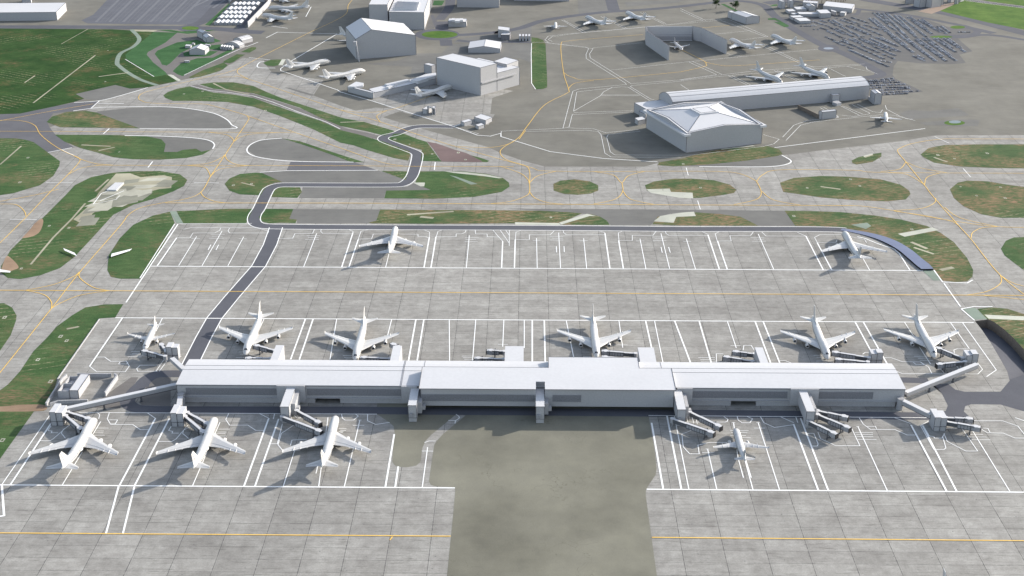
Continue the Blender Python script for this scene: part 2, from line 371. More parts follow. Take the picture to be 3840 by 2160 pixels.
R_('C1650,-20 C1700,160', 22, False); R_('B1450,230 B1520,420', 6); R_('B1730,-10 B1700,130 B1560,300', 18)
R_('c1230,-45 1450,8 1900,82 2200,150 2576,248 3000,350', 30); R_('c640,25 c850,0', 26); R_('c850,8 1290,62 1420,78 1700,112 2000,170 2150,200 2225,232 2200,258 2100,268 1880,268', 13, z=.081)
R_('c1880,282 2100,280 2250,262 2400,270 2576,298 3000,360', 13, z=.082); R_('c1340,75 1325,105 1290,112 1180,108', 8); R_('c2130,-4 2576,55 3000,110', 9, z=.09)
R_('c2150,205 2350,250', 18, z=.0835)
rd.poly(ell('c', 1110, 362, 80, 26), .0815)
R_('d1060,1470 1070,1440 1120,1395 1200,1370 1375,1368', 12); R_('d1065,1445 g1010,60 g960,130 g965,160 g1010,188 g1100,198 g1350,203 h0,205 h500,210 h1300,216 i0,228 i900,238 i1850,250', 11.5, z=.084)
R_('f1650,1414 f1860,1420', 9, z=.081)
rd.poly(T('f1880,1448 i1890,0 i1960,80 i2005,170 i1990,210 i1860,232 i1860,262 i2100,268 i2180,265 i2125,215 i2135,175 i2180,160 i2400,162 i2700,250 i3000,300 i3000,-200 i2480,-30 i2400,66 i2130,66 i2060,50 i2010,10 f2000,1440'), .0812)
tag(rd.build('road', 'road'), 'dark asphalt service roads threading the apron and the airfield', 'road', kind='structure')
# raised ramp and sunken road
L = cat(T('f1200,291 1330,318 1440,350 1530,388 1620,440 1700,505 1760,558 1805,593')); Rr = cat(T('f1210,278 1400,309 1530,343 1640,390 1735,452 1810,515 1865,558 1895,592'))
m = MB(); n = len(L)
for i in range(n-1):
    za, zb = 1.6*min(1, i/(n*.6))+.12, 1.6*min(1, (i+1)/(n*.6))+.12
    a, b2, c, d = L[i], L[i+1], Rr[i+1], Rr[i]
    m.m = 0; m.face(((*a, za), (*b2, zb), (*c, zb), (*d, za))); m.m = 1; m.face(((*a, 0), (*b2, 0), (*b2, zb), (*a, za))); m.face(((*c, 0), (*d, 0), (*d, za), (*c, zb)))  # side faces in black: shade along the ramp edge painted as colour
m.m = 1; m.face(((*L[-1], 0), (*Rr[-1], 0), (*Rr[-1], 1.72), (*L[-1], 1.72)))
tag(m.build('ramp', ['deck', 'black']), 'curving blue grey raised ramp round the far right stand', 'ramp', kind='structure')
m = MB(); zl = [-7, -6, -3.5, -1.5, 0, 0, 0]; zr = [-8]*5+[-7, -6]
for i in range(6):
    a, b2, c, d = (*TR_L[i], zl[i]), (*TR_L[i+1], zl[i+1]), (*TR_R[i+1], zr[i+1]), (*TR_R[i], zr[i])
    m.m = 0; m.face((a, b2, c, d)); m.m = 1
    m.face((d, c, (*TR_R[i+1], 1.), (*TR_R[i], 1.))); m.face(((*TR_L[i], .03), (*TR_L[i+1], .03), b2, a))
m.m = 1; m.face(((*TR_L[0], -8), (*TR_R[0], -8), (*TR_R[0], .2), (*TR_L[0], .2)))
tag(m.build('sunken_road', ['road', 'brown']), 'sunken dark road below a brown retaining wall at the right edge', 'road', kind='structure')
# grass
GR = ['a1495,632 1600,618 1750,617 1900,645 2000,690 2110,735 2250,780 2400,830 2552,880 b40,890 b180,915 b415,985 b330,1018 b200,985 b0,945 a2400,882 a2250,808 a2050,745 a1900,700 a1750,680 a1600,665',
 'a1225,715 1260,690 1330,665 1420,648 1500,672 1600,694 1750,709 1900,735 2050,788 2250,856 2400,905 2552,975 b150,1012 b330,1065 b520,1135 b525,1165 b510,1205 b400,1185 b200,1125 b100,1090 b0,1070 a2350,970 a2100,870 a1900,800 a1700,765 a1470,757 a1300,757 a1240,735',
 'b355,1045 400,1005 470,1000 570,1040 650,1065 690,1120 730,1175 760,1212 605,1207 612,1125 540,1105 420,1065',
 'b950,1158 1040,1180 1120,1207 1100,1217 1060,1215', 'a350,915 390,875 500,840 650,832 720,843 1045,962 450,955 400,935',
 'a410,1010 870,1013 1100,1022 1210,1045 1242,1080 1230,1140 1330,1140 1370,1125 1470,1115 1510,1138 1585,1122 1520,1160 1400,1185 1200,1198 1000,1195 850,1180 750,1150 600,1110 480,1060',
 'a-500,1035 120,1038 190,1048 250,1065 360,1145 450,1210 445,1245 400,1320 300,1390 100,1450 d-500,100',
 'a560,1390 680,1330 850,1295 1000,1285 1200,1283 1350,1308 1405,1350 1380,1395 1300,1436 d1140,60 d1000,100 d850,175 d700,340 d560,490 d450,575 d300,630 d150,658 d60,650 d8,610 d8,560 d80,440 d150,370 d310,210 d500,20',
 'd1275,152 1310,235 1180,490 1050,655 900,655 830,640 805,590 815,480 900,350 1000,250 1150,180', 'd1325,148 1500,140 1700,130 1900,130 1845,240 1370,240',
 'd1990,130 2200,132 2170,205 2228,212 2215,238 2100,235 2020,240 1965,225 1940,195', 'a1685,1380 1720,1340 1800,1305 1920,1295 1970,1300 2115,1365 2060,1370 2000,1400 1975,1430 1955,1465 1800,1458 1720,1430',
 'a2075,1412 2120,1403 2250,1405 2265,1440 2230,1485 2035,1478 2050,1430', 'b305,1282 510,1285 490,1350',
 'b595,1285 780,1285 950,1288 1100,1305 1220,1335 1265,1370 1270,1400 1210,1440 e1000,42 e700,55 e330,52 b345,1430 b680,1425 b560,1378',
 'b1598,1380 1650,1355 1760,1345 1870,1360 1935,1390 1935,1430 1880,1452 1780,1462 1680,1455 1600,1430',
 'b2285,1390 2350,1362 2500,1340 c80,1340 c250,1352 c370,1385 c420,1425 c400,1448 f330,25 f150,48 f40,52 e2400,22 b2300,1430',
 'c745,1370 850,1335 1050,1320 1250,1325 1500,1345 1650,1385 1715,1430 f1725,20 f1690,60 f1550,75 f1300,65 f1050,45 f850,15 c770,1440',
 'c1800,1160 1860,1110 1980,1088 2200,1083 3400,1083 3400,1268 2400,1262 2100,1250 1900,1220 1830,1185',
 'c2020,1420 2080,1370 2150,1355 2300,1360 2450,1385 3000,1460 f3000,198 f2400,198 f2250,170 f2120,110 f2050,50',
 'f2403,430 2440,370 2500,345 3000,330 3000,900 2500,535 2430,480', 'c1283,1205 1330,1180 1440,1155 1507,1145 1507,1175 1440,1215 1320,1235 1290,1225',
 'b2380,1240 2390,1218 2560,1190 c150,1150 c300,1120 c650,1095 c740,1120 c765,1155 c730,1170 c500,1205 c200,1235 c0,1245 b2500,1248',
 'e300,135 700,140 1100,140 1500,145 1700,155 1815,165 1700,215 1640,248 1300,240 700,243 240,240 210,234 270,220', 'e1880,170 1950,190 2000,220 2022,252 1660,250 1780,200',
 'f115,157 300,170 450,190 550,240 580,258 0,256 e2340,247 e2380,190 e2500,170', 'f780,145 1000,148 1200,155 1450,180 1650,210 1850,260 1950,310 2050,380 2150,500 2195,590 2190,640 2150,675 2050,680 1965,668 1900,596 1870,552 1815,510 1735,446 1640,386 1530,338 1400,305 1210,272 1050,262 860,258',
 'f2225,880 2340,870 2450,880 2560,915 3000,1050 3000,1700 2760,1440 2680,1320 2576,1195 2500,1110 2430,1045 2350,985 2300,962',
 'd-500,860 30,838 90,870 125,930 120,970 80,1080 0,1195 -500,1900', 'd640,870 780,848 925,846 865,945 752,952 600,1170 430,1412 g375,150 g340,180 g330,210 g255,215 g0,570 g-500,1300 g-500,1000 g-60,100 d60,1448 d150,1350 d250,1200 d350,1100 d430,1010 d540,930',
 'b1435,280 1480,285 1520,300 1540,330 1552,600 1552,655 1520,668 1465,670 1435,625 1432,400',
 'A275,1165 500,1055 800,945 860,985 790,1050 620,1110 450,1160 300,1180', 'A800,925 1000,820 1125,825 1060,860 950,935 890,955 800,945', 'A1060,785 1220,710 1290,715 1290,740 1190,795', 'A1395,950 1500,905 1600,898 1675,900 1625,985 1550,1000 1450,990',
 'a2115,1037 2250,1060 2400,1110 2552,1160 b180,1217 b80,1216 a2500,1165 a2300,1095']
RI = [15, 16, 17, 18, 19, 21, 22, 23, 24, 25, 26, 27, 4]
sheet('island_grass', 'island', [GR[i] for i in RI], .1, 'grass islands with bare red brown soil streaks at the middle and right', 'stuff')
sheet('airfield_grass', 'grass', [q for i, q in enumerate(GR) if i not in RI], .1, 'mown green and brown grass islands between the taxiways', 'stuff')
sheet('meadow_grass', 'field', ['a-900,215 0,214 845,220 1155,240 940,410 945,440 1160,575 1260,560 1345,607 1170,640 1110,655 975,665 865,637 567,705 632,740 555,765 400,800 150,852 -60,858 -900,980'], .1, 'wide dark green meadow grass at the upper left', 'stuff')
sheet('lawn', 'lawn', ['a1155,240 1330,245 1240,320 1110,390 1100,410 1150,470 1240,540 1255,560 1160,575 945,440 940,410',
 'A0,680 100,640 400,600 520,645 660,640 600,560 765,620 600,660 380,690 150,800 0,950 a1250,492 a1215,485 a1200,455 a1160,405 a1180,380', 'A190,800 280,770 590,770 715,775 600,840 500,855 200,850',
 'A30,1075 150,960 400,880 640,870 900,740 1000,740 850,810 700,900 500,1000 380,1050 180,1150 100,1120', 'A0,450 150,475 450,460 700,450 450,490 250,510 80,490 a1330,245 a1180,225',
 'A550,690 A780,670 A830,700 A750,760 A600,745', 'D0,400 0,370 140,362 420,515 410,540 330,548 110,440 240,450 130,400', 'c300,30 330,30 440,85 420,90','c665,48 700,34 725,33 725,45','B1480,10 B1640,10 B1600,80 B1460,80','A520,375 A870,60 A900,60 A590,385'], .105, 'fresh green lawns between the small sheds and roads', 'stuff')
sheet('bright_grass', 'bright', ['c1945,82 2125,3 2300,28 2576,62 3100,130 3100,370 2576,222 2300,168', 'c2140,-25 2300,8 2576,45 3100,110 3100,-300 2000,-300', ell('E', 2100, 548, 150, 32), ell('E', 1770, 742, 225, 25), ell('A', 297, 425, 130, 28), ell('c', 2055, 922, 78, 18), ell('B', 1565, 522, 270, 54)], .11, 'bright green grass field at the upper right and roundabout greens', 'stuff')
sheet('dirt', 'dirt', ['g-500,185 -60,180 160,165 330,165 340,205 200,215 -60,217 -500,230', 'd310,205 325,230 300,300 250,335 180,350 170,345 230,280 260,240', 'd40,500 70,490 140,565 100,590 60,600 10,600'], .115, 'bare orange brown dirt beside the left grass strips', smooth='all')
sheet('ploughed_soil', 'mud', ['b650,1062 720,1075 850,1120 950,1150 1065,1210 1060,1217 760,1212 740,1180 700,1120'], .115, 'purple brown ploughed soil wedge left of the taxiway crossing')
sheet('brown_paving', 'brick', ['c1780,85 1900,50 2060,15 2130,0 1945,82 1880,105'], .115, 'brown paving beside the tower block at the upper right')
sheet('rubble', 'rubble', ['a870,1302 975,1300 1055,1330 1230,1315 1290,1330 1285,1410 1190,1420 d1050,20 d1030,60 d900,95 d800,130 d720,150 d690,170 d705,235 d600,235 d550,210 d700,80 d740,10 a800,1380', 'a1180,228 a975,222 a1000,235 a1150,238'], .115, 'yellow grey building rubble on the long left grass tongue')
sheet('pale_slab', 'pale', ['e2350,225 2400,185 2552,160 f100,152 f115,185 f0,190 e2520,192 e2500,235', 'b2295,1420 2470,1415 2480,1440 f90,10 f95,52 e2540,48 e2330,12', 'f1630,318 1890,270 1935,290 1680,340', 'f2280,925 3000,955 3000,985 2310,955', 'b780,1285 950,1293 1100,1310 1215,1335 1190,1338 1080,1322 850,1297', 'a1255,560 1285,560 1355,600 1325,605', 'e1310,232 1640,238 1655,252 1312,250', 'e1640,235 1850,168 1920,185 1870,185 1660,248', 'c300,1118 540,1090 560,1095 310,1122', 'b545,1370 635,1370 630,1398 600,1398', 'A1625,985 A1680,895 A1735,895 A1690,985','A0,1130 A40,1135 A150,1215 A110,1225', 'c1370,1170 1440,1153 1440,1160 1380,1180'], .12, 'pale concrete slabs and strips set into the grass islands')
sheet('mossy_slab', 'palegreen', ['d1272,150 1320,148 1375,238 1325,238', 'f1815,594 1895,592 1960,668 1895,668', 'f2120,882 2210,872 2300,958 2205,962', 'b820,1315 870,1325 1030,1380 980,1385 b900,1350','f1280,250 1400,235 1430,260 1390,282'], .122, 'greenish mossy concrete slabs and drains in the grass')
sheet('turning_circle_island', 'paleblue', [ell('c', 1110, 363, 38, 8)], .12, 'pale oval island inside the small turning circle')
# ------------------------------------------------------------------ painted markings
m = MB(); m.strip(cat(T('a985,222 1045,290 1000,350 905,400 878,470 900,500 960,545 1060,600 1180,640'), 5), 7, .125)
tag(m.build('ditch_path', 'palegreen'), 'pale green ditch winding down the right edge of the meadow', 'path', kind='structure')
m = MB(); rr_ = random.Random(3)
for i, (q, wd) in enumerate((('a250,772 715,415', 2.2), ('a740,575 960,545', 3), ('a460,330 660,218', 1.2), ('a185,620 262,568', 2), ('a0,1235 160,1095', 2.2), ('d230,548 400,345 540,205 640,90', 2.2), ('a715,1435 815,1345', 2.5), ('a610,1087 830,1098', 3), ('a740,1130 860,1105', 3), ('d500,1032 575,1018 590,1012', 3), ('f1950,590 2045,570', 5), ('c1380,1180 1440,1160', 3), ('a1810,1370 1910,1395', 2), ('b0,918 175,912', 3), ('a1600,625 1690,670 1830,700 1870,705', 3), ('e500,175 850,150', 4), ('e600,190 700,200', 5), ('f1730,380 1850,430', 4), ('f1750,420 1900,470', 3), ('c1900,1180 2000,1215', 3), ('c1050,1400 1200,1420', 3))):
    m.strip(T(q), wd, .1275+.0003*i)
tag(m.build('soil_tracks', 'rubble'), 'pale worn soil tracks and lines across the grass', 'track', kind='structure')
m = MB()
for q in 'a810,378 a790,613 a985,1105 a895,1140 a980,1142 a1990,830 a1945,842 a2405,998 a1520,685 a1380,705 a70,1118 a210,1183 a50,1340 a150,1368 a1885,1380 a1750,1390 d370,258 d517,273 d1215,260 d1100,232 d1130,247 d1255,218 d1025,540 d160,578 d500,1120 d285,1262 d455,1087 d565,1040 d35,945 d380,1425 g230,195 g18,430 g22,485 b410,1045 b520,1082 b448,1108 b690,1155 b800,1395 b840,1420 b768,1133 b885,1145 b940,1198 b1487,338 b1690,1393 b1755,1380 b2450,1395 b2420,1425 c950,1410 c1200,1445 c1345,1395 c1275,1345 c150,1408 c1930,1163 c2055,1190 c2145,1133 c2300,1150 c2215,1408 c2400,1405 c2100,1400 f1355,10 f1735,285 f960,182 f850,185 f2415,130 f2435,50 f2220,32 e990,30 e1575,213 e1580,195 e1390,225 f155,215 c20,1230 c195,1205'.split():
    x, y = T(q)[0]; w_ = rr_.uniform(.9, 1.7); d_ = w_*1.6
    if rr_.random() < .45: continue
    m.m = 0; m.poly([(x-w_, y-d_), (x+w_, y-d_), (x+w_, y+d_), (x-w_, y+d_)], .138); m.m = 1; m.poly([(x-w_*.5, y-d_*.5), (x+w_*.5, y-d_*.5), (x+w_*.5, y+d_*.5), (x-w_*.5, y+d_*.5)], .142)
tag(m.build('service_pits', ['rub3', 'grass']), 'small pale framed service pits scattered over the grass islands', 'service pit', kind='structure')
m = MB(); rb = [T('a%d,%d' % (x, y))[0] for x, y in ((980, 1360), (1150, 1345), (1240, 1375), (1060, 1400), (900, 1420))]+[T('d%d,%d' % (x, y))[0] for x, y in ((960, 10), (900, 50), (1080, 5), (820, 85), (740, 60), (690, 140), (760, 125), (650, 195), (850, 20), (1000, 40), (880, 85), (800, 40), (720, 100), (660, 225), (1010, 10), (930, 70))]
for i, (x, y) in enumerate(rb):
    a = rr_.uniform(-.5, .5)+.2; w_ = rr_.uniform(9, 20); d_ = rr_.uniform(5, 14); c_, s_ = math.cos(a), math.sin(a); m.m = i % 2
    m.poly([(x+c_*u-s_*v, y+s_*u+c_*v) for u, v in ((-w_, -d_), (w_*.6, -d_), (w_, d_*.7), (-w_*.4, d_))], .13+.0004*i)
m.m = 2; m.strip(T('d700,95 760,15 a835,1425 870,1380'), .9, .145); m.strip(T('d750,70 860,25 930,-5'), .9, .146); m.strip(T('d700,95 870,60 900,30'), .6, .147)
tag(m.build('broken_paving', ['rub2', 'rub3', 'white']), 'broken paving patches and white lines on the rubble of the long grass tongue', 'paving', kind='structure')
m = MB(); P = T('a865,1378 930,1378 875,1434 800,1432'); m.prism(P, 0, 1.6, True); tag(m.build('white_slab', 'roof'), 'bright white low slab on the rubble of the left grass tongue', 'slab')
m = MB(); m.poly(ell('c', 2058, 915, 46, 11), .138); tag(m.build('pond_water', 'water'), 'small water patch inside the oval green at the right', 'water', kind='structure')
wm = MB(); ym = MB(); LZ = [0]
def W_(s, wd=.55, sm=False, z=.13):
    for q in s.split('|'):
        P = T(q); LZ[0] += .00025; wm.strip(cat(P, 5) if sm else P, wd, z+LZ[0])
def Y_(s, wd=.75, sm=True):
    for q in s.split('|'):
        P = T(q); LZ[0] += .00025; ym.strip(cat(P, 6) if sm else P, wd, .15+LZ[0])
W_('d1130,561 f1820,594|d865,948 f2200,983|g-200,764 h860,788|h2298,798 i2800,822', 1.3)
W_('g590,222 h275,235|h2312,245 i1900,262|d1345,242 d1890,240', .7)
W_('d1335,245 1125,560|d1125,562 945,833|d1325,348 1180,558|e95,310 10,570|e135,360 65,568|e668,345 628,570|e718,340 680,572|e1218,375 1210,573|e1312,362 1306,573|e1985,315 2022,577|e2088,368 2123,578|f205,325 290,582|f277,372 350,583|f940,335 1070,588|f1025,385 1135,590|f1325,340 1380,352 1500,400 1600,430 1640,465 1720,590', 1.25)
W_('d918,950 672,1312|d2290,958 2180,1260|d2348,958 2245,1262|e567,962 512,1268|e627,962 577,1268|e1440,965 1440,1275|e1530,967 1537,1275|e2290,970 2335,1175|e2508,972 f75,1285|f140,975 230,1285|f560,977 675,1285|f620,977 745,1290|f1310,980 1440,1220|f1372,982 1552,1298', 1.25)
W_('g385,300 78,765|g1165,268 897,768|g1270,268 1010,770|g2015,268 1830,775|g2090,270 1912,776|h405,385 338,782|h435,627 412,783|h2335,300 2422,797|h2450,247 2558,797|i848,310 1032,803|i900,265 1107,805|i1728,315 1995,812|i1815,320 2070,812|g890,775 795,1130|g1008,778 922,1130', 1.3)
W_('g14,768 31,996 -10,1003', 1.5)
W_('g372,245 15,762|g755,290 468,765|g1650,295 1445,770|g2218,480 2125,775|g2460,260 2390,778|h147,280 30,780|h655,483 615,783|h2505,247 i62,797|i203,498 272,800|i398,300 430,560|i482,575 543,802|i582,300 742,803|i1330,328 1550,808|i2190,360 2470,815|i430,560 472,712|i490,580 530,712|g2385,615 2370,680', .75)
W_('d1475,338 1340,557|d1665,298 1515,558|d1828,340 1708,560|d2375,315 2278,565|e365,470 340,570|e968,330 945,573|e1472,350 1477,575|e1638,310 1652,575|e1825,352 1848,577|e2248,355 2292,580|e2405,315 2470,580|f43,355 112,582|f583,320 698,583|f1370,505 1418,590', .75)
W_('d1218,950 1170,1050|d1980,958 1880,1180|d2525,958 2475,1262|e385,962 345,1120|e817,965 820,1270|e1016,965 992,1270|e1227,965 1218,1165|e1380,967 1380,1175|e1695,970 1752,1250|e2090,970 2118,1172|e2357,972 2420,1285|f352,977 418,1175|f1680,982 1750,1090|f1790,1165 1875,1295|f2025,985 2165,1180|f2115,985 2368,1340 2295,1390', .75)
W_('d1375,285 1430,272 1920,272 2015,298 2010,312 1722,312 1710,295 1722,275|d1325,348 1425,348 1448,312 1610,312 1648,292 1655,275|d2080,352 2195,352 2212,316 2345,316 2358,285|d2410,285 2405,300 2420,315 e95,318|e60,285 95,300 95,318|e205,288 155,300 135,358 235,356 248,320 370,320|e440,320 583,322 583,337 640,340 668,350 670,305 630,290|e765,290 733,300 720,340 868,340 870,318 915,318 940,305 943,290|e1012,290 1015,318 1100,320 1103,340 1190,342 1218,375|e1190,345 1145,290|e1200,292 1265,385|e1240,290 1268,330|e1355,293 1318,305 1313,362 1418,362 1418,325 1575,325 1605,295|e1672,295 1675,310 1695,325 1985,325|e1940,297 1985,310 1985,325|e2115,300 2085,310 2090,368 2190,368 2190,330 2345,330 2368,300|e2438,300 2445,318 2465,330 f200,330|f160,303 200,318|f288,303 260,318 275,372 380,372 370,332 525,332 545,305|f610,305 640,335 940,335 875,307|f1205,325 1045,325 1005,345 1025,383 1165,383 1175,362|f1270,340 1325,350 1380,362 1395,385|e1268,292 1267,408', .55)
W_('d672,1312 725,1353 940,1353 970,1310 948,1275 830,1275 785,1243 725,1243|d1180,1350 1035,1350 1025,1330 1050,1305 1200,1303|d1170,1350 1230,1262 1260,1262|d1195,1350 1255,1268 1360,1240|d900,1280 890,1295 950,1295 960,1280|f1530,1248 1580,1248 1665,1278 1800,1280 1860,1318 1885,1368 1665,1368 1620,1350|f1885,1368 2230,1370 2265,1335 2215,1270|f1745,1282 1765,1298 1825,1300 1800,1282|f2060,1258 2050,1190 2075,1180 2155,1182|f1940,1318 1975,1362|f2060,1295 2110,1365|f2085,1295 2140,1368|f470,1190 475,1155 530,1155 550,1188|f270,1285 268,1218 320,1218|f745,1270 785,1270 850,1295|f1365,1222 1385,1208 1440,1208', .6)
W_('g820,225 805,270 830,312 995,313 1052,352 1115,352|g1105,225 1168,268|g728,222 748,240 740,270|g820,278 882,278 865,308 832,308|g1715,230 1693,275 1722,318 1860,318 1918,357 1980,357|g1945,230 2020,268|h10,235 15,265 35,280 100,280 135,250 115,235|h205,235 205,285 265,312 370,298|i325,253 355,275 350,290 335,295 35,295|i425,253 432,280 462,300 520,300 540,270 500,253|i600,255 625,300 705,335 845,315|i750,255 850,300|i1340,262 1370,310 1425,350 1605,350 1700,392 1775,392|i1605,262 1725,305|i1865,285 1800,322 1900,500 1975,500 1990,490 1965,400|i1820,320 1865,398 1900,405 1905,415 1960,415 1980,380|i1975,380 2000,440 2140,512 2228,512 2110,342 1980,342|i2190,285 2415,285 2530,325 2620,440|i2260,350 2300,375 2420,378 2510,415 2576,415|i985,475 1025,475 1032,460 1000,380 945,380|i1030,370 1050,420 1165,472 1345,472 1285,345|i10,385 20,480 68,533 140,533 130,468 215,448 350,448|i10,385 100,350|g300,435 375,435 400,420 520,315|g490,415 460,378 475,350 530,315 565,270|g360,358 390,362 385,375 435,375|g360,358 385,320|g1185,440 1290,440 1320,422 1410,318|g1415,418 1370,380 1378,355 1420,335|g1265,358 1295,365 1290,378 1340,378|g1265,358 1285,325|g2030,458 2080,458 2120,300|g2215,310 2110,380 2085,465 2120,508 2250,508|g2178,470 2190,430 2300,425|g2205,245 2230,265 2250,265 2270,240|h810,282 865,284 893,265 890,252 868,237|h865,284 860,305|h632,448 665,437 715,437|h612,512 697,513|i15,295 45,295|g2060,230 2050,272|i865,258 880,300|g715,222 590,240', .6)
W_('i45,250 55,300|i85,250 100,305|i115,255 125,310|i1395,327 1462,327 1470,345|i2265,340 2305,342 2320,372|h95,320 180,320|h135,280 160,280|i550,340 635,340|i568,298 595,298|i162,525 252,525|i190,497 212,497|i385,298 410,298|i1318,328 1340,328', .55)
for q in 'd1580,1685,322 d1568,1680,352 d1590,1670,337 d1435,1500,355 d1790,1850,356 d2300,2400,333 d2310,2390,347 d2288,2392,361 e935,1038,348 e940,1018,362 e933,1030,377 e1572,1670,338 e1590,1672,352 e1575,1672,365 e1442,1500,368 e1795,1855,370 e2340,2443,342 e2360,2430,356 e2345,2445,370 e2218,2280,372 f20,80,375 f525,628,345 f550,625,359 f538,640,374 e325,370,335 e20,95,1232 e30,95,1246 e40,95,1258 e910,1000,1236 e920,1005,1248 e930,1010,1260 e1820,1880,1242 e1890,1965,1246 e1183,1258,1148 e2078,2155,1152 f375,450,1158 f133,258,1247 f148,258,1262 f152,265,1275 f998,1065,1230 f1020,1130,1245 f1018,1140,1273 f1752,1865,1237 f1780,1880,1252 f1795,1895,1268 d985,1060,1203 d988,1080,1216 d978,1085,1228 d958,1065,1242 d1790,1900,1205 d1800,1905,1222 d1770,1905,1246 g700,815,340 g700,778,362 g700,775,376 g705,785,393 g1640,1722,348 g1630,1695,370 g1635,1700,400 g1600,1690,382 g2540,2576,345 g2540,2576,368 h0,45,345 h0,42,358 h0,20,372 i372,510,360 i380,500,374 i440,525,412 i372,490,395 i1305,1443,375 i1318,1443,390 i1320,1445,405 i1330,1470,425 i2160,2270,388 i2170,2295,407 i2185,2325,428 g560,640,282 g500,560,270'.split():
    a, b2, y = q[1:].split(','); W_('%s%s,%s %s,%s' % (q[0], a, y, b2, y), .5)
W_('d75,210 275,212|a1455,1371 1642,1373|a345,1371 545,1372|i2510,262 2620,300|d1582,400 1560,440|d1640,400 1620,440|e1620,412 1623,458|e1678,412 1680,455|e2405,418 2415,460|e2462,418 2475,460|c42,1258 58,1315|c2120,1265 2175,1328|c1905,1025 2015,1075|f128,70 148,135', .8)
W_('a555,770 750,755 930,710 1110,657|a550,832 735,808 900,803 1100,800 1300,805 1450,820 1600,850 1690,890 1735,935 1725,967 1048,965|a935,1018 1200,1022 1450,1035 1570,1055 1608,1085 1595,1117|a2115,1037 1960,1052 1880,1085 1852,1125 1880,1160 1980,1188 2200,1210 b100,1217|A1415,930 1350,940 1310,980 1315,1015 1400,1027 1580,1028|c140,1250 595,1252 765,1240 830,1210 760,1165', 1.6, True)
W_('a745,757 680,815|a735,775 930,778|a1950,1293 2150,1281 b280,1278|a820,965 775,1005|a1145,1212 1110,1257|a455,1122 555,1168|a360,1144 540,1108|b712,1218 705,1275|c705,1108 1835,965|b2380,1215 1980,1190 1575,1138 1205,1025 1205,1000 1125,1022 1030,1015 850,950 235,757 0,690|a1995,285 2080,242 2528,255 2190,455 2105,515 2105,530 2530,675 b0,690|a1935,318 1850,350|b850,950 b905,930|f1900,590 1965,680 2150,688 2190,665|f1975,690 2100,865|f2105,882 2205,968|f2105,882 2200,865 2340,865|A2040,254 A2120,105|A1520,395 A1765,428|A1180,870 A1500,905', 1.25)
W_('a1430,645 1570,680 1700,692 1900,720 2050,768 2250,845 2450,918 b0,968|a1380,565 1640,440 1850,345|a940,445 1155,575|d1310,245 1050,650|d745,960 430,1412|b1435,325 b1432,400 b1435,625 b1465,670', 1.0)
for off in (-6.9, 6.9):
    wm.strip(main, .9, .128+off*.0001, off); wm.strip(br, .9, .125+off*.0001, off)
W_('b1435,318 1540,318 1600,328 1840,352 1862,366 1843,410 1845,440 2140,625 2145,635 1790,668 1745,685 1738,705 1670,963 1200,985|b1540,320 1895,365 1870,405 1875,435 2180,628 2552,600 c270,566 c600,528 c1380,480|b1560,318 1535,300 1560,272 1700,255 2160,215 2552,175 c150,152 c250,146 c370,150 c655,275 c430,305|b1590,312 1560,298 1590,275 1800,248 2552,180 c300,152 c640,278|b1390,987 1850,978 1935,988 1955,1010 1985,1150 2030,1178 2250,1180 c0,1180|b2250,985 2010,1010 1998,1030 2025,1140 2060,1163 2552,1165 c100,1162 c620,1100 c700,1080 c740,1045 c620,1010|b1710,960 1900,967 1990,996 2240,973|b1670,963 1715,955|b1715,955 1740,860 2200,840|b1750,845 2200,830|b1750,835 1950,720 1975,690 2040,655|b1955,718 2250,718|b1960,712 2240,712|b1775,690 1770,710 1750,835|b1775,690 2110,652 2160,655 2320,755 2350,750|b2175,650 2330,745 2400,760|b2576,608 2190,642 2175,650|b1895,360 2270,320|b2020,528 c0,470 c1030,370|c0,65 190,155|c0,80 170,158|b1660,150 1820,245|b1675,150 1843,243|b1955,125 2135,218|b1975,125 2155,216|b2250,95 2430,183|b2270,95 2445,180|c60,465 270,560 c0,598|c90,462 310,558|c0,605 355,568 c1350,490|c360,570 520,650|c385,568 545,648|c0,635 100,700|c600,340 895,475|c625,335 900,465 950,490 1000,505|c245,258 530,230|c700,530 880,610|c725,530 900,605|c1250,500 1480,555 1400,525 1390,500|c1110,510 1240,575|c340,400 380,412 450,422|c1200,795 1340,865|c1215,795 1370,858|c1285,785 1420,850 1410,856 1300,875 1210,865|c1325,783 1440,838 1500,845 1515,825|c765,1030 850,940 950,905 1180,878|c790,1055 900,940 1000,915 1500,862 1600,865 1760,905|c1535,790 1545,820 1640,870 1700,893 1740,895|c1045,808 1110,845 c1180,878|c1070,805 1150,845 1185,880 1160,888|c2140,0 2576,48 2700,60|c2140,8 2576,62 2700,76|b850,950 1040,1005|b1210,985 1205,1000', .5)
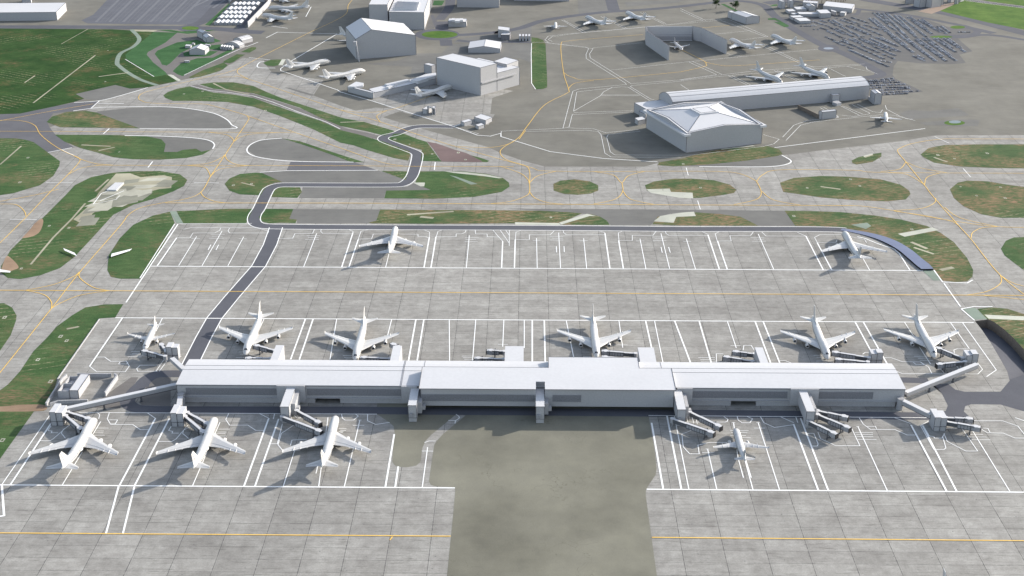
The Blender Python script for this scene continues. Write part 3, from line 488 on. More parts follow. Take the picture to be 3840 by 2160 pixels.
Y_('a-60,918 380,835 700,780|a-60,985 700,988 1500,992 2200,996|a-60,905 100,902 200,915 265,945 300,1005 375,1070 460,1125 545,1165 590,1185 595,1215 510,1310 370,1448 d180,210 d-60,445|a545,1165 620,1200 720,1228 850,1240|a510,1310 600,1265 720,1243 850,1240|a720,1240 1400,1242 2552,1244 b470,1248 b1300,1250|a1415,1242 1530,1255 1565,1290 1578,1325|a1400,1242 1560,1225 1650,1190 1690,1160|a1690,1160 1705,1200 1780,1235 1900,1243|a1578,1325 1650,1270 1850,1243|a1578,1325 1510,1440 d1400,55 d1200,90 d1050,125 d960,180 d900,260 d595,610 d385,880 d0,1360 d-200,1610|d1505,5 1530,40 1600,72 1700,88|a1578,1325 1690,1160 1755,1060 1860,905 1860,880 1830,860 1600,795 1500,780 1150,775 1060,755 1040,735 1060,705 1150,675 1500,590 1750,530 1950,430 2300,255 2576,120 b60,40 b90,0|a1560,992 1690,1010 1740,1035 1758,1060 1800,1030 1900,1005 2100,995|a1830,860 2200,990 2552,1110 b300,1215 b470,1245|a1640,580 1750,578 1850,590 2552,825 b300,915 b800,1080 b1390,1245 b1600,1285 b2552,1285 c350,1290 c480,1315 c570,1360|a1860,592 1785,550 1790,520 1850,485|b0,825 170,845 350,830 500,785 680,720|b300,915 275,880 285,860 350,830|b880,1098 1100,1108 1250,1085 1340,1030 1400,950 1530,790 1700,700 1712,670 1675,545 1655,340 1700,310 1900,290 2270,260|b1675,545 1740,580 1900,600 2552,540|b1712,665 1760,625 1900,605|b1300,1060 1220,1110 1200,1150 1250,1200 1390,1245 1420,1290 1420,1370 1418,1445 e1380,40 e1280,75 e1130,93|b1390,980 b1340,1045|e1418,0 1460,50 1560,85 1700,98|b1200,1248 1350,1300 1410,1350 1420,1370 1480,1320 1620,1285|b1900,1287 2050,1315 2110,1370 2160,1320 2280,1287|b2112,1370 2118,1436 e2060,60 e1900,95|e2122,0 2180,60 2350,97|c570,1360 620,1310 750,1275 1300,1278 1550,1295 3000,1302|c570,1360 605,1440 f570,60 f400,100|f610,0 700,65 900,103|c3000,1044 2200,1043 1950,1045 1750,1075 1650,1110 1630,1140 1690,1215 1830,1390 1895,1475 f2080,250 f2180,360 f2400,630 f2700,860|c1690,1215 1640,1270 1500,1288|c1690,1215 1800,1260 2000,1297|c1830,1385 1850,1330 1950,1297|c1830,1385 1700,1310 1560,1297|f1915,50 1900,90 1800,130 1600,143|f1980,120 2100,200 2380,265|f2090,260 2030,225 1850,185 1600,148|f2180,350 2190,310 2260,275 2380,265|f2400,630 2400,690 2300,750 2150,778|f2400,630 2500,690 2700,740|f2250,778 2700,825|d200,740 400,700 550,640 595,605|d597,608 600,650 700,720 820,745|d820,745 600,780 450,840 385,880|d190,742 330,775 385,830 385,880|d-60,95 0,95 120,100 180,145 195,185|d-60,85 0,75 250,30 a440,1420|c0,540 180,500 190,480 170,455 0,370|c180,465 300,490 450,492 1045,450|c100,215 380,190')
Y_('d-200,741 f2800,782|d1240,87 d2552,88 f0,102 f1300,107|g-200,1125 h828,1151|h2338,1160 i2900,1188', 1.0, False)
Y_('f1300,107 1400,115 1600,145 2000,215 2380,265 2800,270|h392,1155 h372,1180', .8)
tag(wm.build('white_markings', 'white'), 'white painted stand, edge and lane lines on the aprons', 'marking', kind='structure')
tag(ym.build('yellow_markings', 'yellow'), 'yellow painted taxiway centre lines curving between the islands', 'marking', kind='structure')
# ------------------------------------------------------------------ buildings
def quad(F, Lp, Rp):
    return [Lp, F, Rp, (Lp[0]+Rp[0]-F[0], Lp[1]+Rp[1]-F[1])]
def trim(root, segs, r=.22, name='edge_trim'):
    m = MB()
    for a, b in segs: m.bar(a, b, r)
    return m.build(name, 'trim', root)
def building(name, label, cat_, F, L, Rp, top=None, h=None, roof='flat', rise=0, axis='L', wall='wall', rf='roof', group=None, root=None, edge=.2, z0=0, nseam=0, over=0):
    """F front corner, L left corner, R right corner (ground points); axis = wall along which the ridge runs"""
    f = T(F)[0] if isinstance(F, str) else F; l = T(L)[0] if isinstance(L, str) else L; r = T(Rp)[0] if isinstance(Rp, str) else Rp
    if h is None: h = hz(F, top)
    Q = quad(f, l, r); c = f
    if root is None: root = thing(name, (c[0], c[1], 0), label, cat_, group); c0 = c
    else: c0 = (root.location.x, root.location.y)
    Q = local(Q, c0)
    m = MB(); segs = []
    if roof == 'flat':
        m.prism(Q, z0, h, top=False); m.build('wall', wall, root)
        m = MB()
        # slab roof standing 3 mm proud with a shallow edge
        q = Q
        m.prism(q, h-.01, h+.35, True, True); m.build('roof', rf, root)
        top_ = [(*p, h+.35) for p in Q]
        segs = [(top_[i], top_[(i+1) % 4]) for i in range(4)]+[((*p, z0+.1), (*p, h)) for p in Q]
    else:
        # ridge runs parallel to F-L if axis 'L' else parallel to F-R
        if axis == 'R': A, B, C, D = Q[1], Q[2], Q[3], Q[0]      # edge A-B parallel to the ridge
        else: A, B, C, D = Q[0], Q[1], Q[2], Q[3]
        n = 2 if roof == 'gable' else 10
        prof = []
        for i in range(n+1):
            t = i/n; z = rise*(1-abs(2*t-1)) if roof == 'gable' else rise*(1-(2*t-1)**2)
            prof.append((t, h+z))
        lerp = lambda P, S, t: (P[0]+(S[0]-P[0])*t, P[1]+(S[1]-P[1])*t)
        e1 = [(*lerp(A, D, t), z) for t, z in prof]; e2 = [(*lerp(B, C, t), z) for t, z in prof]
        for P, S in ((A, B), (C, D)): m.face(((*P, z0), (*S, z0), (*S, h), (*P, h)))
        m.face([(*D, z0), (*A, z0)]+e1); m.face([(*B, z0), (*C, z0)]+e2[::-1])
        m.build('wall', wall, root, fix=True); m = MB()
        for i in range(n):
            m.face((e1[i], e2[i], e2[i+1], e1[i+1]))
            u = lambda p: (p[0], p[1], p[2]+.3)
            m.face((u(e1[i]), u(e2[i]), u(e2[i+1]), u(e1[i+1])))
        for e in (e1, e2):
            for i in range(n): m.face((e[i], e[i+1], (e[i+1][0], e[i+1][1], e[i+1][2]+.3), (e[i][0], e[i][1], e[i][2]+.3)))
        m.face((e1[0], e2[0], (e2[0][0], e2[0][1], e2[0][2]+.3), (e1[0][0], e1[0][1], e1[0][2]+.3)))
        m.face((e1[-1], e2[-1], (e2[-1][0], e2[-1][1], e2[-1][2]+.3), (e1[-1][0], e1[-1][1], e1[-1][2]+.3)))
        m.build('roof', rf, root, fix=True)
        U = lambda p: (p[0], p[1], p[2]+.3)
        segs = [(U(e[i]), U(e[i+1])) for e in (e1, e2) for i in range(n)]+[(U(e1[0]), U(e2[0])), (U(e1[-1]), U(e2[-1]))]+[((*p, z0+.1), (*p, h)) for p in Q]
        if roof == 'gable': segs.append((U(e1[1]), U(e2[1])))
        for k in range(nseam):
            i = int((k+1)*n/(nseam+1)); segs.append((U(e1[i]), U(e2[i])))
    if edge: trim(root, segs, edge)
    root['h'] = h
    return root
def B(*a, **k): return building(*a, **k)
G3 = 'buildings around the maintenance aprons'
# maintenance hangars
def poly_building(name, label, cat_, verts, roofs, outline, root=None, edge=.22):
    """verts: dict key -> (x,y,z) world; roofs: list of key lists; outline: keys of the eaves loop; walls drop to the ground"""
    o = verts[outline[0]]; root = root or thing(name, (o[0], o[1], 0), label, cat_)
    ox, oy = root.location.x, root.location.y
    V = {k: (v[0]-ox, v[1]-oy, v[2]) for k, v in verts.items()}
    m = MB(); n = len(outline); segs = []
    for i in range(n):
        a, b = V[outline[i]], V[outline[(i+1) % n]]
        m.face(((a[0], a[1], 0), (b[0], b[1], 0), b, a)); segs.append((a, b)); (segs.append(((a[0], a[1], .1), a)) if outline[i] not in ('r1', 'r2') else None)
    m.build('wall', 'wall', root, fix=True)
    m = MB()
    for q in roofs:
        m.face([(V[k][0], V[k][1], V[k][2]+.12) for k in q])
        for i in range(len(q)): segs.append((V[q[i]], V[q[(i+1) % len(q)]]))
    m.build('roof', 'roof', root, fix=True)
    if edge: trim(root, segs, edge)
    return root
v3 = lambda s, z: (*T(s, z)[0], z)
# big gabled hangar (two roof planes) at the upper middle
hA = hz('b122,445', 'b105,295')
f = T('b122,445')[0]; r = T('b570,411')[0]; l = T('b47,350')[0]; bk = (l[0]+r[0]-f[0], l[1]+r[1]-f[1])
mid = lambda a, b, t: (a[0]+(b[0]-a[0])*t, a[1]+(b[1]-a[1])*t)
V = dict(F=(*f, hA), Rr=(*r, hA), B=(*bk, hA), L=(*l, hA), r1=(*mid(f, r, .27), hA+13.5), r2=(*mid(l, bk, .27), hA+13.5))
t = poly_building('hangar', 'tall grey hangar with uneven pitched white roof and a mast at its front corner', 'hangar', V, [['F', 'r1', 'r2', 'L'], ['r1', 'Rr', 'B', 'r2']], ['F', 'r1', 'Rr', 'B', 'r2', 'L'])
m = MB(); o = t.location; a = T('b142,462')[0]; a = (a[0]-o.x, a[1]-o.y)
m.bar((*a, 0), (a[0]-4, a[1]+4, hA-4), 1.6, r2=.9); m.box(a[0]-8, a[0]-3, a[1]+1, a[1]+7, hA-8, hA-1); m.build('mast', 'wall', t)
# twin block hangar behind it
t = B('hangar', 'cream lit tall hangar with ridged rooflights behind the uneven roofed hangar', 'hangar', 'B1335,450', 'B808,440', 'B1447,100', 'B1332,190')
hh = t['h']; ox, oy = t.location.x, t.location.y
m = MB(); P0 = T('B870,155 B1225,155 B1265,40 B940,22', hh+.4); P0 = local(P0, (ox, oy))
for i in range(5):
    a, b2 = mid(P0[0], P0[3], i/5), mid(P0[1], P0[2], i/5); c, d = mid(P0[1], P0[2], (i+1)/5), mid(P0[0], P0[3], (i+1)/5)
    m.face(((*a, hh+.4), (*b2, hh+.4), (*b2, hh+4), (*a, hh+4))); m.face(((*a, hh+4), (*b2, hh+4), (*c, hh+.4), (*d, hh+.4)))
    m.face(((*a, hh+.4), (*a, hh+4), (*d, hh+.4))); m.face(((*b2, hh+.4), (*c, hh+.4), (*b2, hh+4)))
m.build('rooflight', 'roof', t)
c1 = T('B790,430')[0]; c0 = T('B510,430')[0]; dn = T('B1447,100')[0]; fr = T('B1335,450')[0]; dv = (dn[0]-fr[0], dn[1]-fr[1])
B('hangar', 'tall narrow two tier block joined to the left of the rooflight hangar', 'hangar', c1, c0, (c1[0]+dv[0], c1[1]+dv[1]), h=hz('B510,430', 'B500,72'))
# big stepped hangar in the middle
hB = hz('b1053,717', 'b1050,510')
f = T('b1053,717')[0]; l = T('b725,635')[0]; r = T('b1345,635')[0]; r = (f[0]+(r[0]-f[0]), f[1]+(r[1]-f[1]))
sp = T('b1186,480', hB)[0]; tt = ((sp[0]-f[0])*(r[0]-f[0])+(sp[1]-f[1])*(r[1]-f[1]))/((r[0]-f[0])**2+(r[1]-f[1])**2)
mm_ = mid(f, r, tt)
t = B('stepped_hangar', 'large white hangar with a stepped roof and a long canopy rail on its lit side', 'hangar', f, l, mm_, h=hB)
ox, oy = t.location.x, t.location.y
hlow = hz('b1345,635', 'b1343,505')
bl = (l[0]+mm_[0]-f[0], l[1]+mm_[1]-f[1])
B('x', '', '', mm_, mid(mm_, bl, .93), r, h=hlow, root=t)
m = MB(); dx, dy = (r[0]-f[0]), (r[1]-f[1]); Ln = math.hypot(dx, dy); ux, uy = dx/Ln, dy/Ln; nx, ny = uy, -ux
a = (0+nx*1.2+ux*1, 0+ny*1.2+uy*1); b2 = (dx*.88+nx*1.2, dy*.88+ny*1.2)
m.bar((*a, hB*.45), (*b2, hB*.45), 1.2, r2=.8); m.build('canopy', 'wall', t)
fa = T('b1337,452', 30)[0]; la = T('b1237,428', 30)[0]; lb = T('b1150,460', 30)[0]
Q = [fa, la, lb, (fa[0]+lb[0]-la[0], fa[1]+lb[1]-la[1])]
root = thing('hangar_annexe', (*fa, 0), 'white annexe block standing behind the stepped hangar', 'annexe'); m = MB(); Ql = local(Q, fa)
m.prism(Ql, 0, 29.6, False); m.build('wall', 'wall', root); m = MB(); m.prism(Ql, 29.6, 30, True, True); m.build('roof', 'roof', root)
trim(root, [((*Ql[i], 30), (*Ql[(i+1) % 4], 30)) for i in range(4)]+[((*Ql[0], .1), (*Ql[0], 30))])
# low office wings left of the stepped hangar
hW = hz('b248,740', 'b246,700')
fF = T('b248,740')[0]
t = B('office_wing', 'long low white wing joined to the left end of the stepped hangar', 'building', fF, T('b57,690')[0], mid(fF, T('b268,728')[0], .6), h=hW)
la = T('b248,698', hW)[0]; P1 = T('b250,698 b718,578 b690,556 b165,665', hW)
root = t; ox, oy = t.location.x, t.location.y
m = MB(); Q = local(T('b248,698 b720,590 b690,557 b215,668', hW), (ox, oy)); m.prism(Q, 0, hW, False); m.build('wall', 'wall', root)
m = MB(); m.prism(Q, hW, hW+.3, True, True); m.build('roof', 'roof', root)
trim(root, [((*Q[i], hW+.3), (*Q[(i+1) % 4], hW+.3)) for i in range(4)])
for s, za, nm in (('b527,598 b582,608 b720,565 b718,545 b640,555', hW+4, 'upper_storey'), ('b332,630 b500,592 b523,600 b370,640', hW+2.5, 'upper_storey'), ('b340,650 b362,655 b410,640 b390,632', hW+3, 'roof_plant'), ('b55,648 b118,612 b175,622 b172,640 b110,650', hW+2.2, 'upper_storey')):
    m = MB(); m.prism(local(T(s, za), (ox, oy)), hW-.5, za, True, True); m.build(nm, 'roof', root)
B('annexe', 'small white block beside the office wing against the hangar', 'building', T('b685,560')[0], T('b630,545')[0], T('b718,552')[0], h=13)
# hall with shallow gable
B('gabled_hall', 'low white hall with a shallow gable between the roundabout and stepped hangar', 'building', 'b1200,397', 'b958,395', 'b1210,345', 'b1198,367', roof='gable', rise=4, axis='R')
B('depot_building', 'white depot with three rooftop boxes above the roundabout', 'building', 'b945,203', 'b810,200', 'b950,180', 'b945,165')
t = bpy.data.objects['depot_building']; ox, oy = t.location.x, t.location.y; hh = t['h']
for s in ('b838,152 b862,153 b862,138 b838,138', 'b860,160 b897,160 b897,140 b860,140', 'b897,153 b922,153 b922,139 b897,139'):
    m = MB(); m.prism(local(T(s, hh+3), (ox, oy)), hh, hh+3.5, True, True); m.build('roof_plant', 'roof', t)
B('equipment_building', 'small white equipment house with a louvred lower block on the dark road edge', 'building', 'b1270,290', 'b1183,279', 'b1272,265', 'b1270,233')
B('louvred_building', 'low striped equipment block in front of the small white house', 'building', 'b1270,302', 'b1205,302', 'b1280,285', 'b1270,262', wall='louvre')
k0 = None
for i in range(4):
    x = 1340+i*23
    b_ = B('tank_box', 'small grey storage box in a row of four left of the long grass strip', 'storage box', 'b%d,307' % (x+16), 'b%d,307' % x, 'b%d,290' % (x+17), h=7.5, group='row of four storage boxes', edge=.15)
B('cargo_building', 'large grey cargo building cut by the top edge at the upper middle', 'building', 'b1192,57', 'b875,55', 'b1195,35', h=38)
B('cargo_building', 'grey cargo building front showing at the top edge right of the larger one', 'building', 'b1715,10', 'b1302,6', 'b1716,-20', h=30)
# upper left warehouse and shed
B('warehouse', 'long flat white warehouse at the upper left corner of the airfield', 'warehouse', 'a430,153', 'a-330,160', 'a502,80', 'a417,92')
B('roof_house', 'small white block on the far side of the long warehouse', 'building', 'a235,35', 'a168,35', 'a240,10', h=16)
B('gate_house', 'narrow white block at the top edge behind the striped apron', 'building', 'a1725,22', 'a1715,20', 'a1745,-5', h=13)
B('far_hall', 'white hall with gabled end at the top edge behind the rows of sheds', 'building', 'a1985,15', 'a1815,10', 'a2040,-30', h=13, roof='gable', rise=3, axis='R')
# rows of gabled sheds
cols = [[(1605,187), (1672,187), (1740,187)], [(1632,150), (1702,150), (1770,150)], [(1665,118), (1735,118), (1802,118)], [(1700,86), (1768,86), (1835,86)], [(1735,50), (1800,50), (1868,50)]]
ords = ['first', 'second', 'third', 'fourth', 'fifth']; ps = ['left', 'middle', 'right']
shed = None
for ri, rw in enumerate(cols):
    for ci, (x, y) in enumerate(rw):
        lab = 'white twin gabled shed, %s of the %s row of three from the front' % (ps[ci], ords[ri])
        P = T('a%d,%d' % (x, y))[0]
        if shed is None:
            shed = thing('gabled_shed', (*P, 0), lab, 'shed', 'rows of twin gabled sheds')
            for k in (0, 1):
                x0 = k*8.6; m = MB(); h1, h2, dp = 3.6, 5.2, 22
                m.box(x0, x0+8.2, 0, dp, 0, h1-.2)
                m.face(((x0, 0, h1-.2), (x0+8.2, 0, h1-.2), (x0+4.1, 0, h2))); m.face(((x0+8.2, dp, h1-.2), (x0, dp, h1-.2), (x0+4.1, dp, h2)))
                w_ = m.build('wall', 'wall', shed); m = MB()
                for sg in (-1, 1):
                    xa = x0+4.1+sg*4.25
                    q = [(xa, -.3, h1-.2), (xa, dp+.3, h1-.2), (x0+4.1, dp+.3, h2+.15), (x0+4.1, -.3, h2+.15)]
                    m.face(q if sg > 0 else q[::-1]); m.face([(p[0], p[1], p[2]-.12) for p in (q[::-1] if sg > 0 else q)])
                m.build('roof', 'roof', shed); m = MB()
                for xx in (x0, x0+4.1, x0+8.2): m.bar((xx, -.12, 0), (xx, -.12, h1-.3), .16)
                m.build('edge_trim', 'trim', shed)
        else: dup(shed, (*P, 0), 0, lab, 'rows of twin gabled sheds')
# blast wall beside the sheds
def wall_line(name, label, pts, h, th=1.2, mat='wall', hs=None):
    P = T(pts); o = P[0]; root = None; m = MB()
    for i in range(len(P)-1):
        a, b2 = P[i], P[i+1]; d = Vector((b2[0]-a[0], b2[1]-a[1])).normalized(); n_ = (-d.y*th/2, d.x*th/2)
        za, zb = (hs[i], hs[i+1]) if hs else (h, h)
        A = [(a[0]-o[0]+s*n_[0], a[1]-o[1]+s*n_[1]) for s in (-1, 1)]; C = [(b2[0]-o[0]+s*n_[0], b2[1]-o[1]+s*n_[1]) for s in (-1, 1)]
        m.loft([[(*A[0], 0), (*A[1], 0), (*A[1], za), (*A[0], za)], [(*C[0], 0), (*C[1], 0), (*C[1], zb), (*C[0], zb)]])
    ob = m.build(name, mat, fix=True); ob.location = (*o, 0); return tag(ob, label, 'wall')
wall_line('perimeter_wall', 'long cream wall between the gabled sheds and parked jumbo jets', 'a1860,207 2010,50 2030,15 2090,-10', 10)
# small buildings in the green
B('long_shed', 'long narrow gabled shed with a wider front block on the lawn', 'shed', 'A485,590', 'A403,550', 'A600,590', h=10, roof='gable', rise=2.5, axis='L')
t = B('fire_station', 'grey gabled block at the front end of the long shed', 'shed', 'A540,643', 'A487,600', 'A660,635', 'A538,577', roof='gable', rise=3, axis='L')
B('gabled_barn', 'white broad gabled barn on the lawn of the small sheds', 'barn', 'A520,830', 'A285,828', 'A583,770', 'A518,765', roof='gable', rise=4.5, axis='R')
B('small_store', 'small white store left of the gabled barn with a tiny hut behind', 'store', 'A300,732', 'A217,728', 'A322,708', 'A298,700')
B('tiny_hut', 'tiny white hut right behind the small store', 'hut', 'A352,684', 'A318,683', 'A370,672', 'A352,660')
B('small_store', 'small flat store behind the right end of the gabled barn', 'store', 'A598,708', 'A518,700', 'A606,695', 'A596,685')
B('portable_cabin', 'lone grey cabin on the brown yard below the gabled barn', 'cabin', 'A285,948', 'A207,948', 'A290,935', 'A285,925')
B('arched_hall', 'tall arched hall with ribbed roof and cream side wall', 'hall', 'A1085,668', 'A950,640', 'A1247,625', h=hz('A1085,668', 'A1083,620'), roof='arch', rise=4, axis='R', nseam=4)
B('arched_hall', 'lower arched hall with ribbed roof in front of the taller one', 'hall', 'A1040,727', 'A830,695', 'A1120,700', h=hz('A1040,727', 'A1040,695'), roof='arch', rise=4.5, axis='R', nseam=4)
for i in range(5):
    x = 745+i*38
    B('round_roofed_store', 'small barrel roofed store, number %s from the left in the row by the arched halls' % ['one', 'two', 'three', 'four', 'five'][i], 'store', 'A%d,%d' % (x+33, 745+i*4), 'A%d,%d' % (x, 742+i*4), 'A%d,%d' % (x+58, 722+i*4), h=3.4, roof='arch', rise=1.8, axis='R', group='row of barrel roofed stores', edge=.12)
# central small site cabins
B('site_cabin', 'low white cabin left of the angled one by the white lines', 'cabin', 'b930,947', 'b905,935', 'b990,930', 'b930,922')
B('site_cabin', 'small white cabin in front of the angled one', 'cabin', 'b1037,972', 'b1013,960', 'b1083,958', 'b1037,950')
t = B('angled_cabin', 'bent white cabin with two roof slopes beside two smaller cabins', 'cabin', 'b1090,934', 'b1005,908', 'b1140,910', 'b1090,905')
t = B('control_cabin', 'grey control cabin with tower block on the concrete by the hangar', 'cabin', 'b650,857', 'b617,850', 'b688,835', 'b648,825')
B('x', '', '', 'b712,860', 'b690,856', 'b718,848', h=9, wall='louvre', root=t)
m = MB(); o = t.location; P = local(T('b655,806 b660,803 b690,815 b710,820', 9), (o.x, o.y))
for i in range(3): m.bar((*P[i], 10), (*P[i+1], 10), .8)
for p in P: m.bar((*p, 0), (*p, 10), .5)
m.build('pipe_frame', 'metal', t)
# blast pen (three walls)
def pen():
    root = thing('blast_pen', (*T('b2455,452')[0], 0), 'three sided grey blast pen screening a twin jet', 'blast pen')
    o = T('b2455,452')[0]; hp = hz('b2455,452', 'b2456,345')
    for s in ('b2460,452 b2295,335 b2290,300', 'c340,405 c155,312 c82,298'):
        P = local(T(s), o); m = MB()
        for i in range(len(P)-1):
            a, b2 = P[i], P[i+1]; d = Vector((b2[0]-a[0], b2[1]-a[1])).normalized(); n_ = (-d.y, d.x)
            m.loft([[(a[0]-n_[0], a[1]-n_[1], 0), (a[0]+n_[0], a[1]+n_[1], 0), (a[0]+n_[0], a[1]+n_[1], hp), (a[0]-n_[0], a[1]-n_[1], hp)], [(b2[0]-n_[0], b2[1]-n_[1], 0), (b2[0]+n_[0], b2[1]+n_[1], 0), (b2[0]+n_[0], b2[1]+n_[1], hp), (b2[0]-n_[0], b2[1]-n_[1], hp)]])
        m.build('side_wall', 'wall', root, fix=True)
        trim(root, [((*P[i], hp), (*P[i+1], hp)) for i in range(len(P)-1)]+[((*p, .1), (*p, hp)) for p in P[1:]], 1.03 if False else .3)
    P = local(T('b2290,300 c82,298'), o); m = MB(); prof = [(0, 0), (-9, .6), (-6, 5), (-3.5, 11), (-1.2, hp), (.8, hp), (.8, 0)]
    dx, dy = P[1][0]-P[0][0], P[1][1]-P[0][1]; Ln = math.hypot(dx, dy); nx, ny = -dy/Ln, dx/Ln
    m.loft([[(q[0]+nx*a, q[1]+ny*a, z) for a, z in prof[1:]] for q in P])
    m.build('rear_baffle', 'wall', root, fix=True); segs = []
    for a, z in [(-8, 2), (-7, 3.6), (-6, 5.2), (-5, 7), (-4, 9), (-3, 11.5), (-2, 14)]:
        segs.append(((P[0][0]+nx*a, P[0][1]+ny*a, z+.3), (P[1][0]+nx*a, P[1][1]+ny*a, z+.3)))
    trim(root, segs, .3)
pen()
# gabled shed upper right
B('freight_shed', 'grey freight shed with shallow gable and flat annexe near the two trees', 'shed', 'c490,182', 'c383,145', 'c590,174', 'c490,132', roof='gable', rise=2.5, axis='L')
B('shed_annexe', 'flat annexe at the far end of the grey freight shed', 'shed', 'c384,144', 'c353,130', 'c412,141', h=11)
# long arched pier hall + square hipped hall
hp = hz('c520,842', 'c520,742')
fr = T('c520,842')[0]; rr = T('c1410,740')[0]; d = Vector((rr[0]-fr[0], rr[1]-fr[1])); bl = T('J775,400', hp)[0]
nrm = Vector((-d.y, d.x)).normalized()*40
t = B('arched_pier', 'very long grey pier hall with a ribbed barrel roof', 'building', rr, bl, (rr[0]+nrm.x, rr[1]+nrm.y), h=hp, roof='arch', rise=8, axis='L', nseam=4)
t = B('stair_tower', 'gabled box tower at the right end of the long pier hall', 'building', 'c1450,783', 'c1417,755', 'c1503,782', 'c1450,705', roof='gable', rise=1.2, axis='L')
t = B('entrance_block', 'small stepped entrance block on the front of the long pier hall', 'building', 'c1133,775', 'c1120,765', 'c1190,770', h=11)
ox, oy = t.location.x, t.location.y
m = MB(); m.prism(local(T('c1135,785 c1170,798 c1205,790 c1170,770'), (ox, oy)), 0, 4, True, True); m.build('canopy', 'wall', t)
B('service_hut', 'white gabled hut standing alone in front of the pier hall', 'hut', 'c1058,896', 'c1032,888', 'c1165,885', 'c1056,843', roof='gable', rise=1.5, axis='R')
wall_line('screen_wall', 'dark screen wall running from the pier hall to the white hut', 'c880,815 c1035,890', 5.5, mat='brown')
wall_line('screen_wall', 'low wall linking the box tower to the pier hall', 'c1405,745 c1450,783', 5)
def hip():
    hS = 24.0
    f = T('c40,1145')[0]; r = T('c605,1075')[0]; l = T('b2294,960')[0]; r = (r[0], r[1])
    b = (l[0]+r[0]-f[0], l[1]+r[1]-f[1]); Cc = ((l[0]+r[0])/2, (l[1]+r[1])/2)
    root = thing('square_terminal', (*f, 0), 'square grey terminal hall with a white hipped roof and raised gable edges', 'building')
    q = [l, f, r, b]; ql = local(q, f); c = (Cc[0]-f[0], Cc[1]-f[1])
    m = MB(); mids = [((ql[i][0]+ql[(i+1) % 4][0])/2, (ql[i][1]+ql[(i+1) % 4][1])/2) for i in range(4)]; rise = 4.5
    for i in range(4):
        a, e = ql[i], ql[(i+1) % 4]; m.face(((*a, 0), (*e, 0), (*e, hS), (*mids[i], hS+rise), (*a, hS)))
    m.build('wall', 'wall', root)
    top = [(c[0]+(p[0]-c[0])*.2, c[1]+(p[1]-c[1])*.2) for p in ql]; ins = [(c[0]+(p[0]-c[0])*.93, c[1]+(p[1]-c[1])*.93) for p in ql]
    m = MB()
    for i in range(4):
        j = (i+1) % 4; m.face(((*ins[i], hS+.6), (*ins[j], hS+.6), (*top[j], hS+9), (*top[i], hS+9)))
    m.face([(*p, hS+9) for p in top]); m.build('roof', 'roof', root)
    m = MB(); m.prism([(c[0]+(p[0]-c[0])*.25, c[1]+(p[1]-c[1])*.25) for p in ql], hS+8.6, hS+10, True, True); m.build('roof_lantern', 'roof', root)
    m = MB(); segs = []
    for i in range(4):
        j = (i+1) % 4; mo = mids[i]; mi_ = (c[0]+(mo[0]-c[0])*.93, c[1]+(mo[1]-c[1])*.93); a, e = ql[i], ql[j]; ai, ei = ins[i], ins[j]
        for P0, P1, I0, I1, z0, z1 in ((a, mo, ai, mi_, hS, hS+rise), (mo, e, mi_, ei, hS+rise, hS)):
            m.face(((*P0, z0+.6), (*P1, z1+.6), (*I1, z1+.6), (*I0, z0+.6)))
            m.face(((*P0, z0), (*P1, z1), (*P1, z1+.6), (*P0, z0+.6)))
            m.face(((*I0, z0+.6), (*I1, z1+.6), (*I1, hS), (*I0, hS)))
            segs += [((*P0, z0+.6), (*P1, z1+.6)), ((*I0, z0+.7), (*I1, z1+.7))]
    m.build('parapet', 'roof', root, fix=True)
    for i in range(4): segs += [((*ins[i], hS+.7), (*top[i], hS+9.1)), ((*top[i], hS+10), (*top[(i+1) % 4], hS+10)), ((*ql[i], .1), (*ql[i], hS))]
    trim(root, segs, .22)
    # side gutters overhanging left and right walls
    for (a, e) in ((ql[1], ql[0]), (ql[2], ql[3])):
        m = MB(); dx, dy = e[0]-a[0], e[1]-a[1]; Ln = math.hypot(dx, dy); ux, uy = dx/Ln, dy/Ln; m.bar((a[0]-ux*3, a[1]-uy*3, hS-1.2), (e[0]+ux*3, e[1]+uy*3, hS-1.2), 4.2, r2=1.3)
        m.build('gutter_beam', 'roof', root)
    return f, r, l, b, hS
hf, hr, hl, hb_, hS = hip()
hw = hz('J85,578', 'J90,412'); af = T('J300,698')[0]; adir = Vector((T('c605,1075')[0][0]-T('c40,1145')[0][0], T('c605,1075')[0][1]-T('c40,1145')[0][1])).normalized()
t = B('west_annexe', 'lower flat annexe on the left side of the square hipped hall', 'building', af, T('J85,578')[0], (af[0]+adir.x*75, af[1]+adir.y*75), h=hw)
t = B('link_box', 'small white link box poking out left of the square hall', 'building', 'b2232,940', 'b2208,920', 'b2290,928', h=6)
B('link_box', 'low grey link box between the annexe and the square hall', 'building', 'b2290,905', 'b2240,880', 'b2300,893', h=8)
